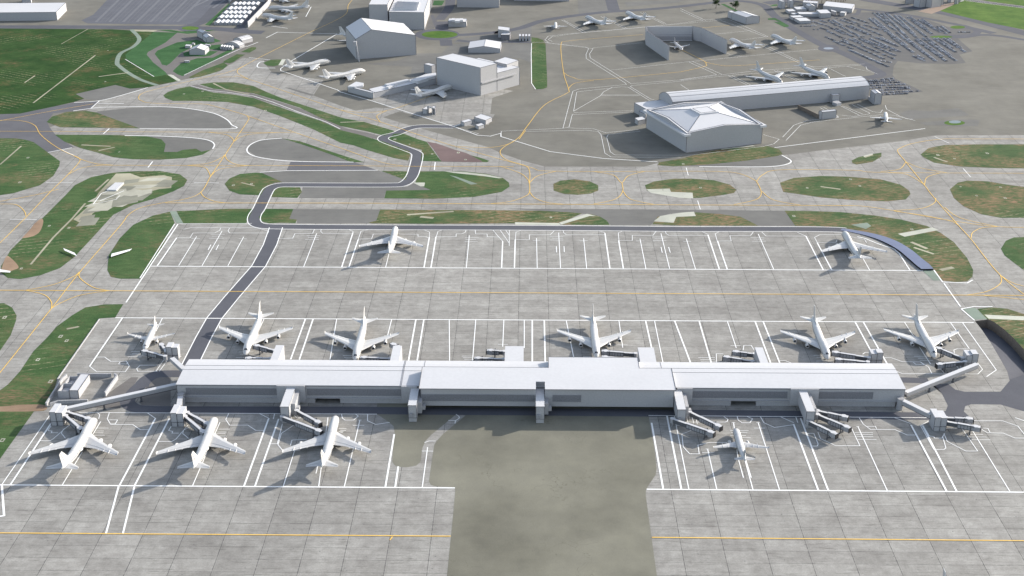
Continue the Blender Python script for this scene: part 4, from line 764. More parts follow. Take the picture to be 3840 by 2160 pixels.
# upper right cluster
UR = [('tower_block', 'tall grey tower block with a notched front at the far upper right road', 'L525,212', 'L425,180', 'L600,205', 'L525,42'), ('tower_block', 'second tall grey block joined behind the notched tower', 'L712,190', 'L655,170', 'L800,190', 'L712,25'),
 ('flat_block', 'flat white block with a small step left of the cluster', 'L688,335', 'L610,285', 'L868,325', 'L688,280'), ('flat_block', 'white rectangular block in the middle of the cluster', 'L882,278', 'L800,215', 'L1130,270', 'L882,232'),
 ('flat_block', 'long low white block leading to the square white box', 'L945,400', 'L885,345', 'L1420,405', 'L945,345'), ('square_block', 'square white box at the right of the low cluster', 'L1448,438', 'L1350,350', 'L1710,430', 'L1448,328'),
 ('flat_block', 'small low white box left of the long block', 'L795,380', 'L730,345', 'L925,375', 'L795,350'), ('flat_block', 'white box behind the frontmost one beside the car park road', 'L797,492', 'L705,445', 'L1060,480', 'L797,430'),
 ('flat_block', 'frontmost white box beside the car park road', 'L955,575', 'L822,500', 'L1238,565', 'L955,515'), ('long_hall', 'long flat white hall behind the small twin block', 'L2215,318', 'L1510,240', 'L2280,205', 'L2222,218'),
 ('twin_block', 'small white twin block in front of the long flat hall', 'L1830,378', 'L1700,340', 'L1840,350', 'L1835,300'), ('twin_block', 'right half of the small notched block before the long hall', 'L2040,392', 'L1915,380', 'L2085,360', 'L2045,318')]
for nm, lab, F_, L_, Rq, tp in UR: B(nm, lab, 'building', F_, L_, Rq, tp, group=None, edge=.18)
t = B('gabled_block', 'white block with crossing gables at the back of the cluster', 'building', 'L1170,270', 'L1085,215', 'L1340,265', h=8, roof='gable', rise=2.2, axis='L')
B('gabled_block', 'flat white block behind the crossing gables', 'building', 'L1378,200', 'L1020,170', 'L1400,150', h=8.5)
for F_, L_, Rq, hh, lab in (('E1565,160', 'E1455,140', 'E1760,128', 48, 'tall grey tower block on brown paving at the upper right'), ('E1330,155', 'E1205,125', 'E1450,140', 14, 'low white block beside the tall tower at the upper right'),
   ('E1760,103', 'E1700,95', 'E1810,98', 22, 'small wing at the right of the tall tower block'), ('E1960,48', 'E1890,38', 'E2030,30', 24, 'grey block right of the tall tower at the top edge'), ('E2080,85', 'E2030,82', 'E2115,78', 30, 'slim cream sided block beside the bright grass field'),
   ('E2150,42', 'E2115,38', 'E2230,20', 22, 'small block at the left end of the field road'), ('E1205,80', 'E1040,85', 'E1240,60', 11, 'small white roofed hall left of the tower block'), ('E1310,10', 'E1230,0', 'E1460,0', 14, 'far white block at the top edge left of the tower')):
    B('tower_block' if hh > 20 else 'flat_block', lab, 'building', F_, L_, Rq, h=hh, edge=.18)
# ------------------------------------------------------------------ main terminal (surveyed: x -274..293, wall line y 889)
X0, X1, Y0, Y1 = -274., 293.5, 889.5, 932.
term = thing('terminal', (0, 0, 0), 'long white satellite terminal with raised centre hall and louvred front', 'terminal')
def tb(x0, x1, y0, y1, z0, z1, nm, mt, par=term):
    m = MB(); m.box(x0, x1, y0, y1, z0, z1); return m.build(nm, mt, par)
prof = [(Y0-.4, 16.0), (896, 16.4), (903, 16.7), (912.5, 17.0), (919.5, 17.0), (925, 16.7), (Y1+.4, 15.9)]
def wing(x0, x1, nm):
    m = MB()
    m.face(((x0, Y1, 0), (x0, Y0, 0), (x0, Y0, 15.6)) + tuple((x0, max(Y0, min(Y1, y)), z-.3) for y, z in prof[1:-1]) + ((x0, Y1, 15.5),))
    m.face(((x1, Y0, 0), (x1, Y1, 0), (x1, Y1, 15.5)) + tuple((x1, y, z-.3) for y, z in prof[1:-1][::-1]) + ((x1, Y0, 15.6),))
    # front wall with portal
    return m
m = MB()
for x, sg in ((X0, 1), (X1, -1)):
    pts = [(x, Y1, 0), (x, Y0, 0), (x, Y0, 15.6)]+[(x, y, z-.3) for y, z in prof[1:-1]]+[(x, Y1, 15.5)]
    m.face(pts if sg > 0 else pts[::-1])
m.face(((X1, Y1, 0), (X0, Y1, 0), (X0, Y1, 15.6), (X1, Y1, 15.5)))
m.build('end_wall', 'wall', term)
# upper wall band in front, podium below set back 1.2 m; portals open
tb(X0, X1, Y0, Y0+1, 5.3, 15.6, 'front_wall', 'wall')
m = MB(); m.box(X0, X1, Y0-1.4, Y0+.2, 4.9, 5.3); m.build('ledge', 'wall', term)
pod = [(-266, -158), (-114, -16) if False else (-114.5, -99), (115, 128), (149.5, 285)]
P_ = [(-266, -144.5), (-114, -83), (-83, 113.5), (113.5, 147), (170, 286)]
px = lambda s: T(s)[0][0]
xa, xb = px('M1250,432'), px('M1465,435'); xc, xd = px('Q595,455'), px('Q812,455')
for a, b2, yy in ((X0+4, xa, Y0+.1), (xb, -83.5, Y0+.1), (-83.5, 114, Y0+10), (114, xc, Y0+.1), (xd, X1-6, Y0+.1)):
    tb(a, b2, yy, yy+1, 0, 4.9, 'podium_wall', 'wall')
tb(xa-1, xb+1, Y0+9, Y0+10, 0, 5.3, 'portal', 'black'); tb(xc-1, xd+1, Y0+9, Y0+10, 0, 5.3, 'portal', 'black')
for a in (xa, xc):
    tb(a-1, a-.1, Y0+1.1, Y0+9, 0, 4.9, 'portal_side', 'wall'); b2 = xb if a == xa else xd
    tb(b2+.1, b2+1, Y0+1.1, Y0+9, 0, 4.9, 'portal_side', 'wall')
# roof
m = MB()
for i in range(len(prof)-1):
    (ya, za), (yb, zb) = prof[i], prof[i+1]
    m.face(((X0-.4, ya, za), (X1+.4, ya, za), (X1+.4, yb, zb), (X0-.4, yb, zb)))
    m.face(((X0-.4, yb, zb-.4), (X1+.4, yb, zb-.4), (X1+.4, ya, za-.4), (X0-.4, ya, za-.4)))
    for x, sg in ((X0-.4, 1), (X1+.4, -1)):
        q = ((x, ya, za-.4), (x, ya, za), (x, yb, zb), (x, yb, zb-.4)); m.face(q if sg > 0 else q[::-1])
m.face(((X0-.4, prof[0][0], 15.6), (X1+.4, prof[0][0], 15.6), (X1+.4, prof[0][0], 16.), (X0-.4, prof[0][0], 16.)))
m.build('wing_roof', 'roof', term)
seg = [((X0-.4, y, z+.02), (X1+.4, y, z+.02)) for y, z in (prof[3], prof[4])]
for xs in (px('M2015,290'), -98.):
    seg += [((xs, prof[i][0], prof[i][1]+.05), (xs, prof[i+1][0], prof[i+1][1]+.05)) for i in range(6)]
for s in ('O265,78', 'O2290,92'):
    xs = T(s, 16)[0][0]; seg += [((xs, prof[i][0], prof[i][1]+.05), (xs, prof[i+1][0], prof[i+1][1]+.05)) for i in (3, 4, 5)]
seg += [((X0, Y0, .1), (X0, Y0, 15)), ((X1, Y0, .1), (X1, Y0, 15)), ((X0, Y0-.4, 15.2), (X1, Y0-.4, 15.2))]
trim(term, seg, .11)
# louvre bands
def louvre(x0, x1, y, z0, z1):
    tb(x0, x1, y-.35, y-.003, z0, z1, 'louvre_band', 'louvre')
    m = MB(); n = 6
    for i in range(n+1):
        z = z0+(z1-z0)*i/n; m.box(x0-.2, x1+.2, y-.65, y-.36, z-.12, z+.12)
    m.build('louvre_slats', 'bglass', term)
for a, b2 in (('M130', 'M925'), ('M1178', 'M1988'), ('Q262', 'Q1075'), ('Q1348', 'Q1808')):
    xa_, xb_ = T(a+',330', 11)[0][0], T(b2+',330', 11)[0][0]; louvre(xa_, xb_, Y0, 7.2, 12.8)
# protruding frames where the piers meet
for a, b2 in (('M928,415', 'M1170,415'), ('M1995,430', 'M2130,430'), ('Q125,430', 'Q258,430'), ('Q1097,440', 'Q1340,440')):
    x_a, x_b = T(a, 2)[0][0], T(b2, 2)[0][0]; tb(x_a, x_b, Y0-2.2, Y0-.01, 2.2, 16.2, 'wall_bay', 'wall')
# centre hall
CX0, CX1, CY0 = -83.2, 114.3, 876.6
nx0, nx1 = T('O1218,470', 12)[0][0], T('O1297,470', 12)[0][0]
m = MB()
for a, b2 in ((CX0+1.2, nx0), (nx1, CX1-1.2)):
    m.box(a, b2, CY0+1, CY0+14, 5, 20.)
m.box(CX0+1.2, CX1-1.2, CY0+14, 911, 13, 20.2); m.build('centre_hall_wall', 'wall', term)
m = MB()
cp = [(CY0, 20.3), (889, 20.6), (900, 20.8), (911.6, 20.9)]
for a, b2, k0_ in ((CX0, nx0, 0), (nx1, CX1, 0), (nx0, nx1, 1)):
    for i in range(3):
        (ya, za), (yb, zb) = cp[i], cp[i+1]
        if k0_ and i == 0: continue
        m.face(((a, ya, za), (b2, ya, za), (b2, yb, zb), (a, yb, zb))); m.face(((a, yb, zb-.6), (b2, yb, zb-.6), (b2, ya, za-.6), (a, ya, za-.6)))
        if i == 0 or k0_: m.face(((a, ya, za-.6), (b2, ya, za-.6), (b2, ya, za), (a, ya, za)))
for x, sg in ((CX0, 1), (CX1, -1)):
    q = [(x, 911.6, 15), (x, CY0, 19.7)]+[(x, y, z) for y, z in cp]; m.face(q if sg > 0 else q[::-1])
m.face(((CX1, 911.6, 15), (CX0, 911.6, 15), (CX0, 911.6, 20.9), (CX1, 911.6, 20.9)))
m.build('centre_hall_roof', 'roof', term)
trim(term, [((CX0, CY0, 20.2), (nx0, CY0, 20.2)), ((nx1, CY0, 20.2), (CX1, CY0, 20.2)), ((CX0+1.2, CY0+.9, 5), (CX0+1.2, CY0+.9, 20)), ((CX1-1.2, CY0+.9, 5), (CX1-1.2, CY0+.9, 20))]+[((x, cp[i][0], cp[i][1]), (x, cp[i+1][0], cp[i+1][1])) for x in (CX0, CX1) for i in range(3)], .2)
louvre(T('O230,390', 12)[0][0], nx0-1, CY0+1, 9.5, 15.); louvre(T('O1362,395', 12)[0][0], T('O1605,395', 12)[0][0], CY0+1, 9.5, 15.)
# raised rear block and small infill roofs
rx0, rx1 = T('O1328,148', 19)[0][0], T('O2110,150', 19)[0][0]
tb(rx0, rx1, 911.7, 931.7, 15, 20.2, 'rear_block', 'roof'); trim(term, [((rx0, 911.8, 20.2), (rx0, 931.7, 20.2)), ((rx1, 911.8, 20.2), (rx1, 931.7, 20.2)), ((rx0, 931.7, 20.2), (rx1, 931.7, 20.2))], .16)
# boarding nodes in front
def node(fl, fr_, yb=889., h=14.2, side=1, sec=3.2):
    a = T(fl)[0]; x0 = a[0]; x1 = T(fr_)[0][0]; y0 = a[1]
    tb(x0, x1, y0, yb-.1, 3.6, h, 'boarding_node', 'wall'); tb(x0+.3, x1-.3, y0+.3, y0+9, 0, 3.6, 'node_base', 'wall')
    tb(x0-.15, x1+.15, y0-.15, yb-.11, h+.003, h+.35, 'node_roof', 'roof')
    tb(x1+.003, x1+sec, y0+9, yb-.1, 2.5, h-2.2, 'node_side_block', 'wall')
    tb(x1+sec+.003, x1+sec+2.5, y0+11, y0+15, 4.5, 7.6, 'docking_box', 'wall'); tb(x0+1, x0+3.4, y0-1.6, y0-.01, 4.6, 7.8, 'docking_box', 'bglass')
    trim(term, [((x0, y0, 3.6), (x0, y0, h)), ((x1, y0, 3.6), (x1, y0, h)), ((x0, y0-.1, h+.2), (x1, y0-.1, h+.2)), ((x0, y0-.1, h+.2), (x0, yb-1, h+.2)), ((x1, y0-.1, h+.2), (x1, yb-1, h+.2)), ((x0, y0, 3.6), (x1, y0, 3.6))], .15)
node('O120,603', 'O192,605', 888.); node('O1217,614', 'O1290,615', 889.); node('Q130,640', 'Q205,640', 888.); node('M955,615', 'M1030,612', 887.5); node('Q1240,657', 'Q1310,655', 887.5)
# boarding nodes behind
def rnode(s, h=14.):
    P = T(s, h); xs = [p[0] for p in P]; ys = [p[1] for p in P]
    tb(min(xs), max(xs), Y1+.01, max(ys), 0, h, 'boarding_node', 'wall'); tb(min(xs)-.1, max(xs)+.1, Y1+.02, max(ys)+.1, h+.003, h+.3, 'node_roof', 'roof')
rnode('d2070,1158 d2130,1155'); rnode('e398,1160 e462,1160'); rnode('e1238,1162 e1375,1178'); rnode('e2232,1172 e2352,1185'); rnode('f558,1172 f615,1172')

# ------------------------------------------------------------------ free-standing boarding towers
def tower(s, lab, h1=11.6, h2=10.9, w1=4.6, w2=4.8, d=13.5):
    x, y = T(s)[0]; root = thing('boarding_tower', (x, y, 0), lab, 'boarding tower', 'free standing boarding towers')
    for i, (xa, xb_, ya, h) in enumerate(((0, w1, 0, h1), (w1+.05, w1+w2, .3, h2))):
        m = MB(); m.box(xa, xb_, ya, d-i*1.5, 4.0, h); m.build('upper_block', 'wall', root)
        m = MB(); m.box(xa+.15, xb_-.15, ya+.15, d-i*1.5-.2, 0, 3.9); m.build('lower_block', 'wall', root)
        m = MB(); m.box(xa-.1, xb_+.05, ya-.1, d-i*1.5+.1, h+.003, h+.3); m.build('roof', 'roof', root)
    trim(root, [((0, -.02, 0), (0, -.02, h1)), ((w1, -.02, 0), (w1, -.02, h2)), ((w1+w2, .28, 0), (w1+w2, .28, h2)), ((0, -.1, h1+.2), (w1, -.1, h1+.2)), ((w1, .2, h2+.2), (w1+w2, .2, h2+.2)), ((0, -.02, 3.95), (w1+w2, -.02, 3.95))], .14)
    return root
tower('g385,322', 'grey two part boarding tower at the far left front stand')
tower('g1288,329', 'grey two part boarding tower between the two left front jumbo jets')
tower('i1895,362', 'grey two part boarding tower at the far right front stand')
tower('d1255,1262', 'boarding tower behind the terminal left end beside the small twin jet', d=9)
tower('f1425,1297', 'small boarding tower right behind the terminal between two jumbo jets', 9.5, 10.5, d=9)
tower('f2135,1322', 'boarding tower joined to the long right hand walkway', 11.2, 12.2, d=10)
def walkway(s, z, lab, w_=1.9, cols=2):
    a, b2 = T(s, z); o = ((a[0]+b2[0])/2, (a[1]+b2[1])/2); a = (a[0]-o[0], a[1]-o[1]); b2 = (b2[0]-o[0], b2[1]-o[1])
    root = thing('elevated_walkway', (*o, 0), lab, 'walkway', 'elevated fixed walkways')
    m = MB(); m.bar((*a, z-1.6), (*b2, z-1.6), w_, r2=1.5); m.build('tunnel', 'bridge', root)
    m = MB(); m.bar((*a, z+.12), (*b2, z+.12), w_*1.03, r2=.2); m.build('roof', 'roof', root)
    trim(root, [((a[0], a[1], z-3.1), (b2[0], b2[1], z-3.1))], w_*.55, 'underframe')
    for i in range(cols):
        t_ = (i+1)/(cols+1); p = mid(a, b2, t_); m = MB(); m.cyl(p[0], p[1], 0, z-3.2, .7, 8); m.cyl(p[0], p[1], 0, .6, 1.3, 8); m.build('column', 'bdark', root)
walkway('g490,190 g1322,8', 8.5, 'long elevated walkway from the left tower to the terminal end')
walkway('g1355,88 g1342,168', 8.5, 'short elevated walkway from the terminal corner to the second tower', cols=0)
walkway('d1290,1248 d1385,1335', 8.5, 'short walkway from the rear left tower down to the terminal', cols=0)
walkway('i1650,120 i1885,235', 8.5, 'elevated walkway from the terminal right corner to the right tower', cols=0)
walkway('i1690,70 f2225,1292', 8.5, 'long elevated walkway from the terminal right end to the rear tower', cols=2)
for s in ('g1356,84', 'i1652,118'):
    x, y = T(s, 9.2)[0]; m = MB(); m.cyl(x, y, 0, 9.2, 2.6, 14); m.cyl(x, y, 9.2, 9.6, 2.8, 14); o = m.build('rotunda', 'bridge'); tag(o, 'round pale rotunda at the %s front corner of the terminal' % ('left' if s[0] == 'g' else 'right'), 'rotunda')

# ------------------------------------------------------------------ jet bridges
def jet_bridge(s, lab, z=7.2, grey=.6):
    a, b2 = T(s, z); L_ = math.hypot(b2[0]-a[0], b2[1]-a[1]); ang = math.atan2(b2[1]-a[1], b2[0]-a[0])
    root = thing('jet_bridge', (a[0], a[1], 0), lab, 'jet bridge', 'jet bridges at the terminal gates', ang)
    m = MB(); m.cyl(0, 0, 3.6, z-.1, 1.7, 12); m.cyl(0, 0, 0, 3.6, .45, 8); m.build('rotunda', 'bglass', root)
    m = MB(); m.cyl(0, 0, z-.1, z+.15, 1.85, 12); m.build('rotunda_roof', 'roof', root)
    i1 = L_*(1-grey)
    m = MB(); m.box(1.2, i1+1, -1.25, 1.25, 3.9, z-.35); m.build('inner_tunnel', 'bdark', root)
    m = MB(); m.box(1.2, i1, -1.0, 1.0, z-.34, z-.1); m.build('inner_roof', 'roof', root)
    m = MB(); m.box(i1, L_-1, -1.5, 1.5, 3.7, z-.05); m.build('outer_tunnel', 'bglass', root)
    m = MB(); m.box(i1, L_-1, -1.05, 1.05, z-.04, z+.18); m.build('outer_roof', 'roof', root)
    m = MB(); n = max(3, int((L_-1-i1)/2.2))
    for k in range(n+1):
        x = i1+(L_-1-i1)*k/n; m.box(x-.18, x+.18, -1.58, 1.58, 3.65, z-.03)
    for sy in (-1, 1): m.box(i1-.1, L_-.9, sy*1.56-.12, sy*1.56+.12, z-.5, z+.1); m.box(i1-.1, L_-.9, sy*1.56-.12, sy*1.56+.12, 3.5, 3.95)
    m.build('tunnel_frame', 'bdark', root)
    m = MB(); m.cyl(L_, 0, 3.6, z+.1, 2.1, 12); m.box(L_+.5, L_+3.2, -1.6, 1.6, 3.6, z-.1); m.build('cab', 'bglass', root)
    m = MB(); m.cyl(L_, 0, z+.1, z+.3, 2.2, 12); m.box(L_+1, L_+3.3, -1.6, 1.6, z-.09, z+.12); m.build('cab_roof', 'roof', root)
    m = MB(); m.box(L_+3.3, L_+3.9, -1.8, 1.8, 3.4, z); m.build('cab_hood', 'black', root)
    m = MB(); x = L_-3.4
    for sy in (-1, 1): m.box(x-.3, x+.3, sy*1.9-.25, sy*1.9+.25, .9, z+.8); m.cyl(x-.1, sy*1.9, 0, 1.1, .6, 8)
    m.box(x-.35, x+.35, -2., 2., 1., 1.6); m.build('wheel_column', 'bdark', root)
JB = [('g505,213 g655,262', 'upper jet bridge from the far left tower to the first jumbo nose'), ('g493,242 g598,335', 'lower jet bridge from the far left tower to the first jumbo side'),
('g1405,218 g1548,298', 'upper jet bridge from the second tower to the second jumbo'), ('g1388,246 g1520,360', 'lower jet bridge from the second tower to the second jumbo'),
('g2225,203 g2380,288', 'upper jet bridge beside the third front jumbo'), ('g2116,248 g2385,353', 'long lower jet bridge beside the third front jumbo'),
('i68,213 i278,315', 'upper empty jet bridge left of the small front twin jet'), ('i-60,265 i222,363', 'lower empty jet bridge left of the small front twin jet'),
('i1028,205 i1225,247', 'topmost of three empty jet bridges right of the front twin jet'), ('i1030,234 i1243,325', 'middle of three empty jet bridges right of the front twin jet'), ('i960,280 i1145,370', 'lowest of three empty jet bridges right of the front twin jet'),
('i1990,256 i2160,265', 'upper jet bridge at the far right front tower'), ('i1990,285 i2215,325', 'lower jet bridge at the far right front tower'),
('d1238,1232 d1090,1195', 'jet bridge docked at the nose of the rear twin jet'), ('d1245,1195 d1212,1148', 'short raised jet bridge beside the rear twin jet'),
('d2060,1188 d1930,1155', 'jet bridge at the left side of the rear first jumbo'), ('d2030,1248 d1868,1248', 'jet bridge half hidden by the roof below the rear first jumbo'),
('e370,1250 e180,1243', 'jet bridge at the nose of the rear second jumbo'), ('e435,1160 e402,1145', 'short jet bridge beside the rear second jumbo engine'),
('e1230,1195 e1130,1190', 'upper empty jet bridge behind the middle of the terminal'), ('e1225,1253 e1035,1248', 'lower empty jet bridge behind the middle of the terminal'),
('e2215,1212 e1990,1195', 'upper jet bridge beside the rear centre jumbo'), ('e2170,1256 e1990,1240', 'lower jet bridge below the rear centre jumbo nose'),
('f555,1215 f420,1200', 'upper empty jet bridge left of the rear fourth jumbo'), ('f540,1270 f352,1240', 'lower empty jet bridge left of the rear fourth jumbo'),
('f1412,1242 f1168,1205', 'upper jet bridge at the rear fourth jumbo nose'), ('f1405,1275 f1192,1257', 'lower jet bridge at the rear fourth jumbo nose'),
('f2118,1245 f1940,1175', 'upper jet bridge at the last rear jumbo'), ('f2135,1272 f1950,1292', 'lower jet bridge at the last rear jumbo')]
for s, lab in JB: jet_bridge(s, lab)

# ------------------------------------------------------------------ small compound left of the terminal
def sc_(label, F_, L_, R_q, top, court=False):
    t = B('service_building' if not court else 'plant_yard', label, 'building', F_, L_, R_q, top)
    return t
sc_('cream sided white service building left of the terminal', 'R1195,383', 'R1060,380', 'R1368,130', 'R1185,268')
def yard(label, F_, L_, h, depth):
    f = T(F_)[0]; l = T(L_)[0]; root = thing('plant_yard', (*f, 0), label, 'yard'); wx = l[0]-f[0]
    m = MB(); m.box(wx, 0, 0, .6, 0, h); m.box(wx, 0, depth-.6, depth, 0, h); m.box(wx, wx+.6, .6, depth-.6, 0, h); m.box(-.6, 0, .6, depth-.6, 0, h); m.build('wall', 'wall', root)
    m = MB(); m.box(wx+.6, -.6, .6, depth-.6, h-4.2, h-3.6); m.build('floor', 'roof', root)
yard('walled front plant yard beside the white service building', 'R1055,378', 'R893,368', 6.5, 13)
yd = T('R1080,250')[0]; yl = T('R930,245')[0]
f_ = T('R1055,378')[0]
root = thing('plant_yard', (f_[0]+.0, f_[1]+13.4, 0), 'walled rear plant yard beside the white service building', 'yard'); m = MB(); wx = T('R893,368')[0][0]-f_[0]
m.box(wx+1, 0, 11.4, 12, 0, 6.5); m.box(wx+1, wx+1.6, .6, 11.4, 0, 6.5); m.box(-.6, 0, .6, 11.4, 0, 6.5); m.build('wall', 'wall', root); m = MB(); m.box(wx+1.6, -.6, .6, 11.4, 2.2, 2.9); m.build('floor', 'roof', root)
wall_line('boundary_wall', 'low cream wall on the left edge of the service compound', 'R700,500 R935,130 R1010,60', 3)
wall_line('boundary_wall', 'short wall in front of the service building', 'R760,500 R885,460 R1330,445', 3)
wall_line('boundary_wall', 'cream sloping wall right of the service building', 'R1590,352 R1775,90 R1735,60', 4)
wall_line('boundary_wall', 'low grey wall behind the service building', 'R1175,55 R1645,60 R1685,55', 3.5)
wall_line('edge_barrier', 'low pale barrier along the road beside the rear apron grass', 'd745,960 d430,1412', .7, .8)

# ------------------------------------------------------------------ aircraft
def ring(s_, zc, rw, rh, n=16, yo=0): return [(-s_, yo+rw*math.sin(6.2832*i/n), zc+rh*math.cos(6.2832*i/n)) for i in range(n)]
def foil(s_, c, y, z, th, side, vert=False):
    q = [(0, 0), (.08, .5), (.35, .75), (1, .04), (1, -.04), (.35, -.35), (.08, -.3)]
    out = []
    for a, b2 in q:
        out.append((-(s_+c*a), side*y, z+th*b2) if not vert else (-(s_+c*a), th*b2, z))
    return out if side > 0 else out[::-1]
def make_jet(four, label, group):
    nm = 'jumbo_jet' if four else 'twin_jet'; root = thing(nm, (0, 0, 0), label, 'airliner', group); root.scale = (1.065, 1.03, 1) if four else (1.06, 1.03, 1)
    if four:
        fus = [(0, 4.6, .1, .1), (.8, 4.7, 1, 1), (2.4, 5, 1.9, 2.1), (5, 5.5, 2.7, 3.3), (8, 5.9, 3.1, 4.1), (12, 6, 3.25, 4.35), (20, 6, 3.25, 4.35), (25, 5.75, 3.25, 3.95), (29, 5.5, 3.25, 3.5), (34, 5.4, 3.25, 3.3), (50, 5.4, 3.25, 3.3), (56, 5.8, 2.95, 2.95), (62, 6.5, 2.25, 2.3), (68, 7.5, 1.3, 1.4), (72.5, 8.2, .5, .6)]
        W = [(2.4, 18.6, 18.6, 3.7, 2.2), (12, 29, 11.2, 4.3, 1.3), (31, 45.8, 4.6, 5.2, .5)]; wl = (31.4, 48.6, 1.3, 6.5, .08)
        E_ = [(11.7, 25.5, 2.4, 1.45, 6), (20.8, 33.5, 3.0, 1.45, 6)]; H = [(1, 61, 9, 7.2, 1), (11, 69.5, 2.8, 8, .4)]
        V_ = [(57, 12.5, 8.2, .9), (67.6, 4.8, 19.6, .4)]; Lf = 50; fz = [(6, 36.2), (9, 37.5), (15, 40.5), (19.5, 43), (24, 45.8)]
        gear = [(8.5, 0, .55), (33, -2.2, .7), (33, 2.2, .7), (36.5, -1.4, .7), (36.5, 1.4, .7)]; bz = 2.3
    else:
        fus = [(0, 3.6, .1, .1), (.6, 3.7, 1., 1.), (2.2, 4, 1.9, 1.9), (4.5, 4.2, 2.45, 2.5), (8, 4.3, 2.6, 2.65), (29, 4.3, 2.6, 2.65), (35, 4.7, 2.1, 2.1), (41, 5.3, 1.25, 1.2), (46, 5.9, .4, .45)]
        W = [(1.5, 16, 9, 3.1, 1.1), (6.5, 19, 5.6, 3.4, .7), (19.5, 25.8, 2, 4.6, .3)]; wl = (20, 26.8, 1.2, 5.8, .15)
        E_ = [(6.4, 14.6, 2., 1.2, 4.6)]; H = [(.8, 39, 4.8, 5, .5), (7.2, 42.6, 1.8, 5.5, .25)]
        V_ = [(35.5, 8.5, 5.6, .5), (41.8, 3.2, 13.2, .25)]; Lf = 34; fz = [(5, 22.6), (9, 23.2), (12.5, 24.2)]
        gear = [(5.5, 0, .4), (21.5, -2, .5), (21.5, 2, .5)]; bz = 1.9
    k = 24
    m = MB(); m.loft([ring(a, b2, c, d, k) for a, b2, c, d in fus]); m.build('fuselage', 'jet', root, True)
    # windows
    fr_ = lambda s_: next((tuple(fus[i][j]+(fus[i+1][j]-fus[i][j])*(s_-fus[i][0])/(fus[i+1][0]-fus[i][0]) for j in range(1, 4)) for i in range(len(fus)-1) if fus[i][0] <= s_ <= fus[i+1][0]), None)
    m = MB(); zrel = .9 if four else .45
    for sd_ in (-1, 1):
        ss = [6 if four else 5]+[fus[i][0] for i in range(len(fus)) if (6 if four else 5) < fus[i][0] < fus[-3][0]]+[fus[-3][0]]
        for i in range(len(ss)-1):
            q = []
            for s_ in (ss[i], ss[i+1]):
                zc, rw, rh = fr_(s_); z = (6.1 if four else 4.6)+max(0, s_-Lf)*.07
                for zz in (z-.28, z+.28):
                    cz = max(-1, min(1, (zz-zc)/rh)); q.append((-s_, sd_*(rw*math.sqrt(1-cz*cz)+.05), zz))
            q = [q[0], q[2], q[3], q[1]]; m.face(q if sd_ < 0 else q[::-1])
    m.build('cabin_windows', 'jetline', root)
    m = MB()   # cockpit glass
    s0, s1 = (3.1, 4.5) if four else (2.2, 3.3)
    for a0, a1 in ((-1.05, -.5), (-.45, -.03), (.03, .45), (.5, 1.05)):
        q = []
        for s_, aa in ((s0, a0), (s0, a1), (s1, a1), (s1, a0)):
            zc, rw, rh = fr_(s_); aa *= .95; q.append((-s_, (rw+.05)*math.sin(aa), zc+(rh+.06)*math.cos(aa)))
        m.face(q[::-1])
    m.build('cockpit_windows', 'glass', root)
    m = MB()
    for s_ in ((27.5, 49.5) if four else (12, 30)):
        zc, rw, rh = fr_(s_); n_ = 14
        for i in range(n_):
            a0, a1 = -1.5+3*i/n_, -1.5+3*(i+1)/n_
            q = [(-(s_+dx), (rw+.02)*math.sin(aa), zc+(rh+.02)*math.cos(aa)) for dx, aa in ((0, a0), (0, a1), (.22, a1), (.22, a0))]; m.face(q[::-1])
    m.build('panel_seam', 'bglass', root)
    for sd_ in (-1, 1):
        m = MB(); m.loft([foil(s_, c, y, z, th, sd_) for y, s_, c, z, th in W]); y, s_, c, z, th = wl
        m.loft([foil(W[-1][1], W[-1][2], W[-1][0], W[-1][3], W[-1][4], sd_), foil(s_, c, y, z, th, sd_)]); wg = m.build('wing', 'jet', root)
        for y, st in fz:
            m = MB()
            m.loft([[(-(st-4+dx), sd_*y+r_*math.cos(t_), 3.9+(y-6)*.09+r_*math.sin(t_)-.3) for t_ in (0, 1.57, 3.14, 4.71)] for dx, r_ in ((0, .08), (2, .28), (4.5, .28), (6.2, .08))])
            m.build('flap_fairing', 'jet', wg)
        m = MB()
        for (y, s_, c, z, th), (y2, s2, c2, z2, th2) in zip(W[:-1], W[1:]):
            a = (-(s_+c*.78), sd_*y, z+th*.27+.03); b2 = (-(s2+c2*.78), sd_*y2, z2+th2*.27+.03); m.bar(a, b2, .07)
        m.build('flap_line', 'bglass', wg)
        for (y, s_, z, r_, ln) in E_:
            m = MB(); prf = [(0, .86), (.15, .98), (1.2, 1.06), (3, 1.0), (ln*.8, .78)]
            n_ = 16; R1 = [[(-(s_+a), sd_*y+r_*b2*math.sin(6.2832*i/n_), z+r_*b2*math.cos(6.2832*i/n_)) for i in range(n_)] for a, b2 in prf]
            m.loft(R1, cap=False); m.loft([R1[0], [(-(s_+1.), sd_*y+r_*.8*math.sin(6.2832*i/n_), z+r_*.8*math.cos(6.2832*i/n_)) for i in range(n_)]], cap=False)
            en = m.build('engine', 'jet', root, True, True)
            m = MB(); m.loft([[(-(s_+1.0), sd_*y+r_*.82*math.sin(6.2832*i/n_), z+r_*.82*math.cos(6.2832*i/n_)) for i in range(n_)], [(-(s_+1.3), sd_*y+r_*.1*math.sin(6.2832*i/n_), z+r_*.1*math.cos(6.2832*i/n_)) for i in range(n_)]])
            m.build('fan', 'black', en)
            m = MB(); m.loft([[(-(s_+ln*a), sd_*y+r_*b2*math.sin(6.2832*i/n_), z+r_*b2*math.cos(6.2832*i/n_)) for i in range(n_)] for a, b2 in ((.78, .76), (.82, .55), (1.05, .3))]); m.build('exhaust', 'metal', en)
